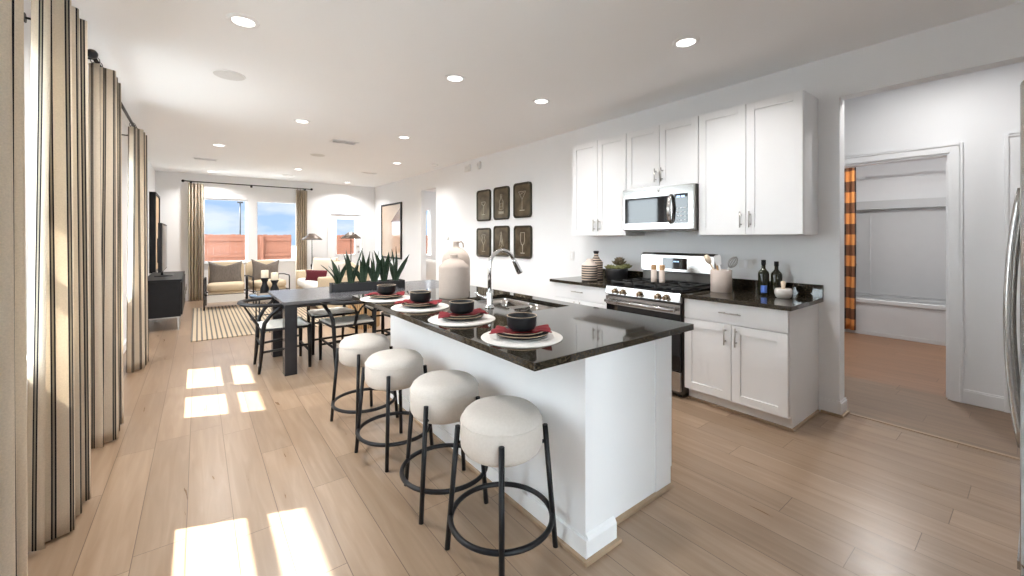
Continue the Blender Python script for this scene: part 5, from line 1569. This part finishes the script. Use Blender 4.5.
# ------------------------------------------------------------------ brass bar trays with etched glasses
def rrect(w, h, r, n=6):
    pts = []
    for (cx, cy, s0) in ((w - r, h - r, 0), (-w + r, h - r, 90), (-w + r, -h + r, 180), (w - r, -h + r, 270)):
        for k in range(n + 1):
            a = R(s0 + 90 * k / n)
            pts.append((cx + r * math.cos(a), cy + r * math.sin(a)))
    return pts
def line(mb, pts, r=0.004, closed=False):
    mb.tube([(-0.022, -p[0], p[1]) for p in pts], r, 6, closed=closed)
def tray(y, z, w, h, icon, label):
    t = thing('bar_tray', label, 'wall decor', (XR, y, z), 0, 'brass bar trays on the right wall')
    outer = rrect(w, h, 0.055); mid = rrect(w - 0.012, h - 0.012, 0.05); inn = rrect(w - 0.030, h - 0.030, 0.035)
    n = len(outer)
    b = MB()
    rings = [[(0, p[0], p[1]) for p in outer], [(-0.030, p[0], p[1]) for p in outer], [(-0.034, p[0], p[1]) for p in mid], [(-0.018, p[0], p[1]) for p in inn]]
    vs = [p for r_ in rings for p in r_]
    fs = [(i * n + j, i * n + (j + 1) % n, (i + 1) * n + (j + 1) % n, (i + 1) * n + j) for i in range(3) for j in range(n)]
    b.add(vs, fs)
    b.build('rim', M_trayrim, parent=t)
    b = MB(); b.add([(-0.018, p[0], p[1]) for p in inn], [tuple(range(n))]); b.build('plate_face', M_tray, parent=t, merge=False)
    e = MB()
    if icon == 'coupe':
        line(e, [(-0.055, 0.06), (-0.045, 0.02), (0, -0.005), (0.045, 0.02), (0.055, 0.06)]); line(e, [(-0.055, 0.06), (0.055, 0.06)], 0.003); line(e, [(0, -0.005), (0, -0.15)]); line(e, [(-0.045, -0.155), (0.045, -0.155)])
    if icon == 'bottle':
        line(e, [(-0.016, 0.14), (-0.016, 0.07), (-0.05, 0.03), (-0.05, -0.10), (0.05, -0.10), (0.05, 0.03), (0.016, 0.07), (0.016, 0.14)], closed=True, r=0.0035); line(e, [(-0.016, 0.10), (0.016, 0.10)], 0.003)
        line(e, [(-0.03, 0.0), (0.03, 0.0), (0.03, -0.06), (-0.03, -0.06)], 0.002, True)
        for k in range(3): # row of block capitals too small to read in the photo
            x = -0.045 + k * 0.045
            line(e, [(x - 0.014, -0.125), (x - 0.014, -0.175)], 0.005); line(e, [(x + 0.012, -0.125), (x + 0.012, -0.175)], 0.005); line(e, [(x - 0.014, -0.15), (x + 0.012, -0.15)], 0.004)
    if icon == 'martini':
        line(e, [(-0.085, 0.13), (0, 0.01), (0.085, 0.13)], 0.005); line(e, [(-0.085, 0.13), (0.085, 0.13)], 0.003); line(e, [(0, 0.01), (0, -0.14)], 0.005); line(e, [(-0.055, -0.15), (0.055, -0.15)], 0.007); line(e, [(-0.04, 0.09), (0.05, 0.12)], 0.0025)
    if icon == 'hurricane':
        line(e, [(-0.05, 0.13), (-0.035, 0.08), (-0.05, 0.03), (-0.01, -0.03), (0.01, -0.03), (0.05, 0.03), (0.035, 0.08), (0.05, 0.13)], 0.003, True); line(e, [(0, -0.03), (0, -0.14)], 0.0035); line(e, [(-0.045, -0.15), (0.045, -0.15)], 0.004)
    if icon == 'corkscrew':
        line(e, [(0, 0.15), (0, 0.09)], 0.006); line(e, [(-0.015, 0.09), (-0.02, 0.0), (0, -0.02), (0.02, 0.0), (0.015, 0.09)], 0.0045, True)
        line(e, [(0.012 * math.sin(k * 1.1), -0.02 - k * 0.008) for k in range(18)], 0.003); line(e, [(-0.02, 0.04), (-0.055, -0.08)], 0.0035); line(e, [(0.02, 0.04), (0.055, -0.08)], 0.0035)
    if icon == 'flute':
        line(e, [(-0.045, 0.14), (-0.048, 0.02), (-0.03, -0.03), (0, -0.05), (0.03, -0.03), (0.048, 0.02), (0.045, 0.14)], 0.0045, True); line(e, [(0, -0.05), (0, -0.155)], 0.005); line(e, [(-0.045, -0.165), (0.045, -0.165)], 0.008)
    e.build('etched_picture', M_etch, parent=t, loc=(0.003, 0, 0))
for (y, z, icon, l) in ((5.77, 1.90, 'coupe', 'brass tray etched with a coupe glass, upper left of six'),
                        (5.26, 1.905, 'bottle', 'brass tray etched with a bottle, upper middle of six'),
                        (4.73, 1.915, 'martini', 'brass tray etched with a martini glass, upper right of six'),
                        (5.77, 1.275, 'hurricane', 'brass tray etched with a tall curvy glass, lower left of six'),
                        (5.26, 1.30, 'corkscrew', 'brass tray etched with a corkscrew, lower middle behind the faucet'),
                        (4.72, 1.29, 'flute', 'brass tray etched with a champagne flute, lower right of six')):
    tray(y, z, 0.205, 0.262 if z > 1.6 else 0.245, icon, l)

# ------------------------------------------------------------------ side room chair
t = thing('tub_chair', 'white rounded chair seen through the side room opening', 'chair', (4.55, 9.75, 0), R(160))
b = MB()
def fn(u, v):
    a = R(-20) + u * R(220)
    r_ = 0.36 + 0.03 * v
    hh = 0.35 + 0.38 * math.sin(max(0.001, u) * PI) ** 0.5
    return (r_ * math.cos(a), r_ * math.sin(a), 0.10 + v * hh)
b.grid(fn, 28, 8); b.build('backrest', M_white_fab, parent=t, solid=0.07)
MB().blob((0, -0.02, 0.36), (0.32, 0.33, 0.09), (0.7, 0.4), 28, 12).build('seat_cushion', M_white_fab, parent=t)
MB().lathe([(0, 0.28), (0.30, 0.28), (0.30, 0.10), (0, 0.10)], 28).build('base', M_white_fab, parent=t)
for k in range(4):
    a = R(45 + 90 * k)
    MB().cyl((0.26 * math.cos(a), 0.26 * math.sin(a), 0), (0.24 * math.cos(a), 0.24 * math.sin(a), 0.11), 0.014, 0.02, 10).build('leg', M_blkwood, parent=t)

# ------------------------------------------------------------------ bathroom: tub, surround, shower curtain
tb = thing('bathtub', 'white alcove bathtub with wide rim at the end of the bathroom', 'bathtub', (0, 0, 0))
bx0, bx1, by0, by1 = 7.42, 8.19, 0.28, 2.21
b = MB()
b.box(bx0, bx0 + 0.02, by0, by1, 0.0, 0.44); b.box(bx0 - 0.012, bx0, by0, by1, 0.0, 0.05)
b.build('apron', M_tub, parent=tb)
b = MB(); b.box(bx0 - 0.02, bx0 + 0.10, by0, by1, 0.44, 0.50); b.box(bx1 - 0.06, bx1, by0, by1, 0.44, 0.50); b.box(bx0 + 0.10, bx1 - 0.06, by0, by0 + 0.10, 0.44, 0.50); b.box(bx0 + 0.10, bx1 - 0.06, by1 - 0.10, by1, 0.44, 0.50)
b.build('rim', M_tub, parent=tb, bevel=0.012, seg=3)
b = MB(); b.box(bx0 + 0.08, bx1 - 0.05, by0 + 0.08, by1 - 0.08, 0.10, 0.12); b.build('basin', M_tub, parent=tb)
sr = thing('shower_surround', 'white moulded tub surround with shelves and a top ledge', 'shower', (0, 0, 0))
b = MB(); b.box(8.17, 8.195, by0, by1, 0.50, 1.82); b.box(7.5, 8.17, by1 - 0.02, by1, 0.50, 1.82); b.box(7.5, 8.17, by0, by0 + 0.02, 0.50, 1.82)
b.build('wall_panel', M_tub, parent=sr)
b = MB(); b.box(8.10, 8.17, by0 + 0.02, by1 - 0.02, 1.80, 1.91); b.box(8.08, 8.17, by0 + 0.02, by1 - 0.02, 1.78, 1.80); b.build('ledge', M_tub, parent=sr, bevel=0.006)
for zz in (0.92, 1.28):
    b = MB(); b.prism([(8.17, by1 - 0.02), (8.17, 1.76), (8.06, 1.78), (8.02, by1 - 0.02)], 2, zz, zz + 0.022); b.build('corner_shelf', M_tub, parent=sr)
MB().box(8.155, 8.17, 1.60, 1.62, 0.55, 1.78).build('moulded_rib', M_tub, parent=sr)
t = thing('shower_rod', 'chrome shower curtain rod over the bathtub', 'rod', (7.34, 0, 2.50))
MB().cyl((0, 0.27, 0), (0, 2.22, 0), 0.012, n=12).build('bar', M_chrome, parent=t)
curtain(1.60, 2.18, 7.34, 0.05, 2.48, 5, 0.035, 'orange and black buffalo check shower curtain at the tub', 21, 'y', None, M_check, name='shower_curtain')
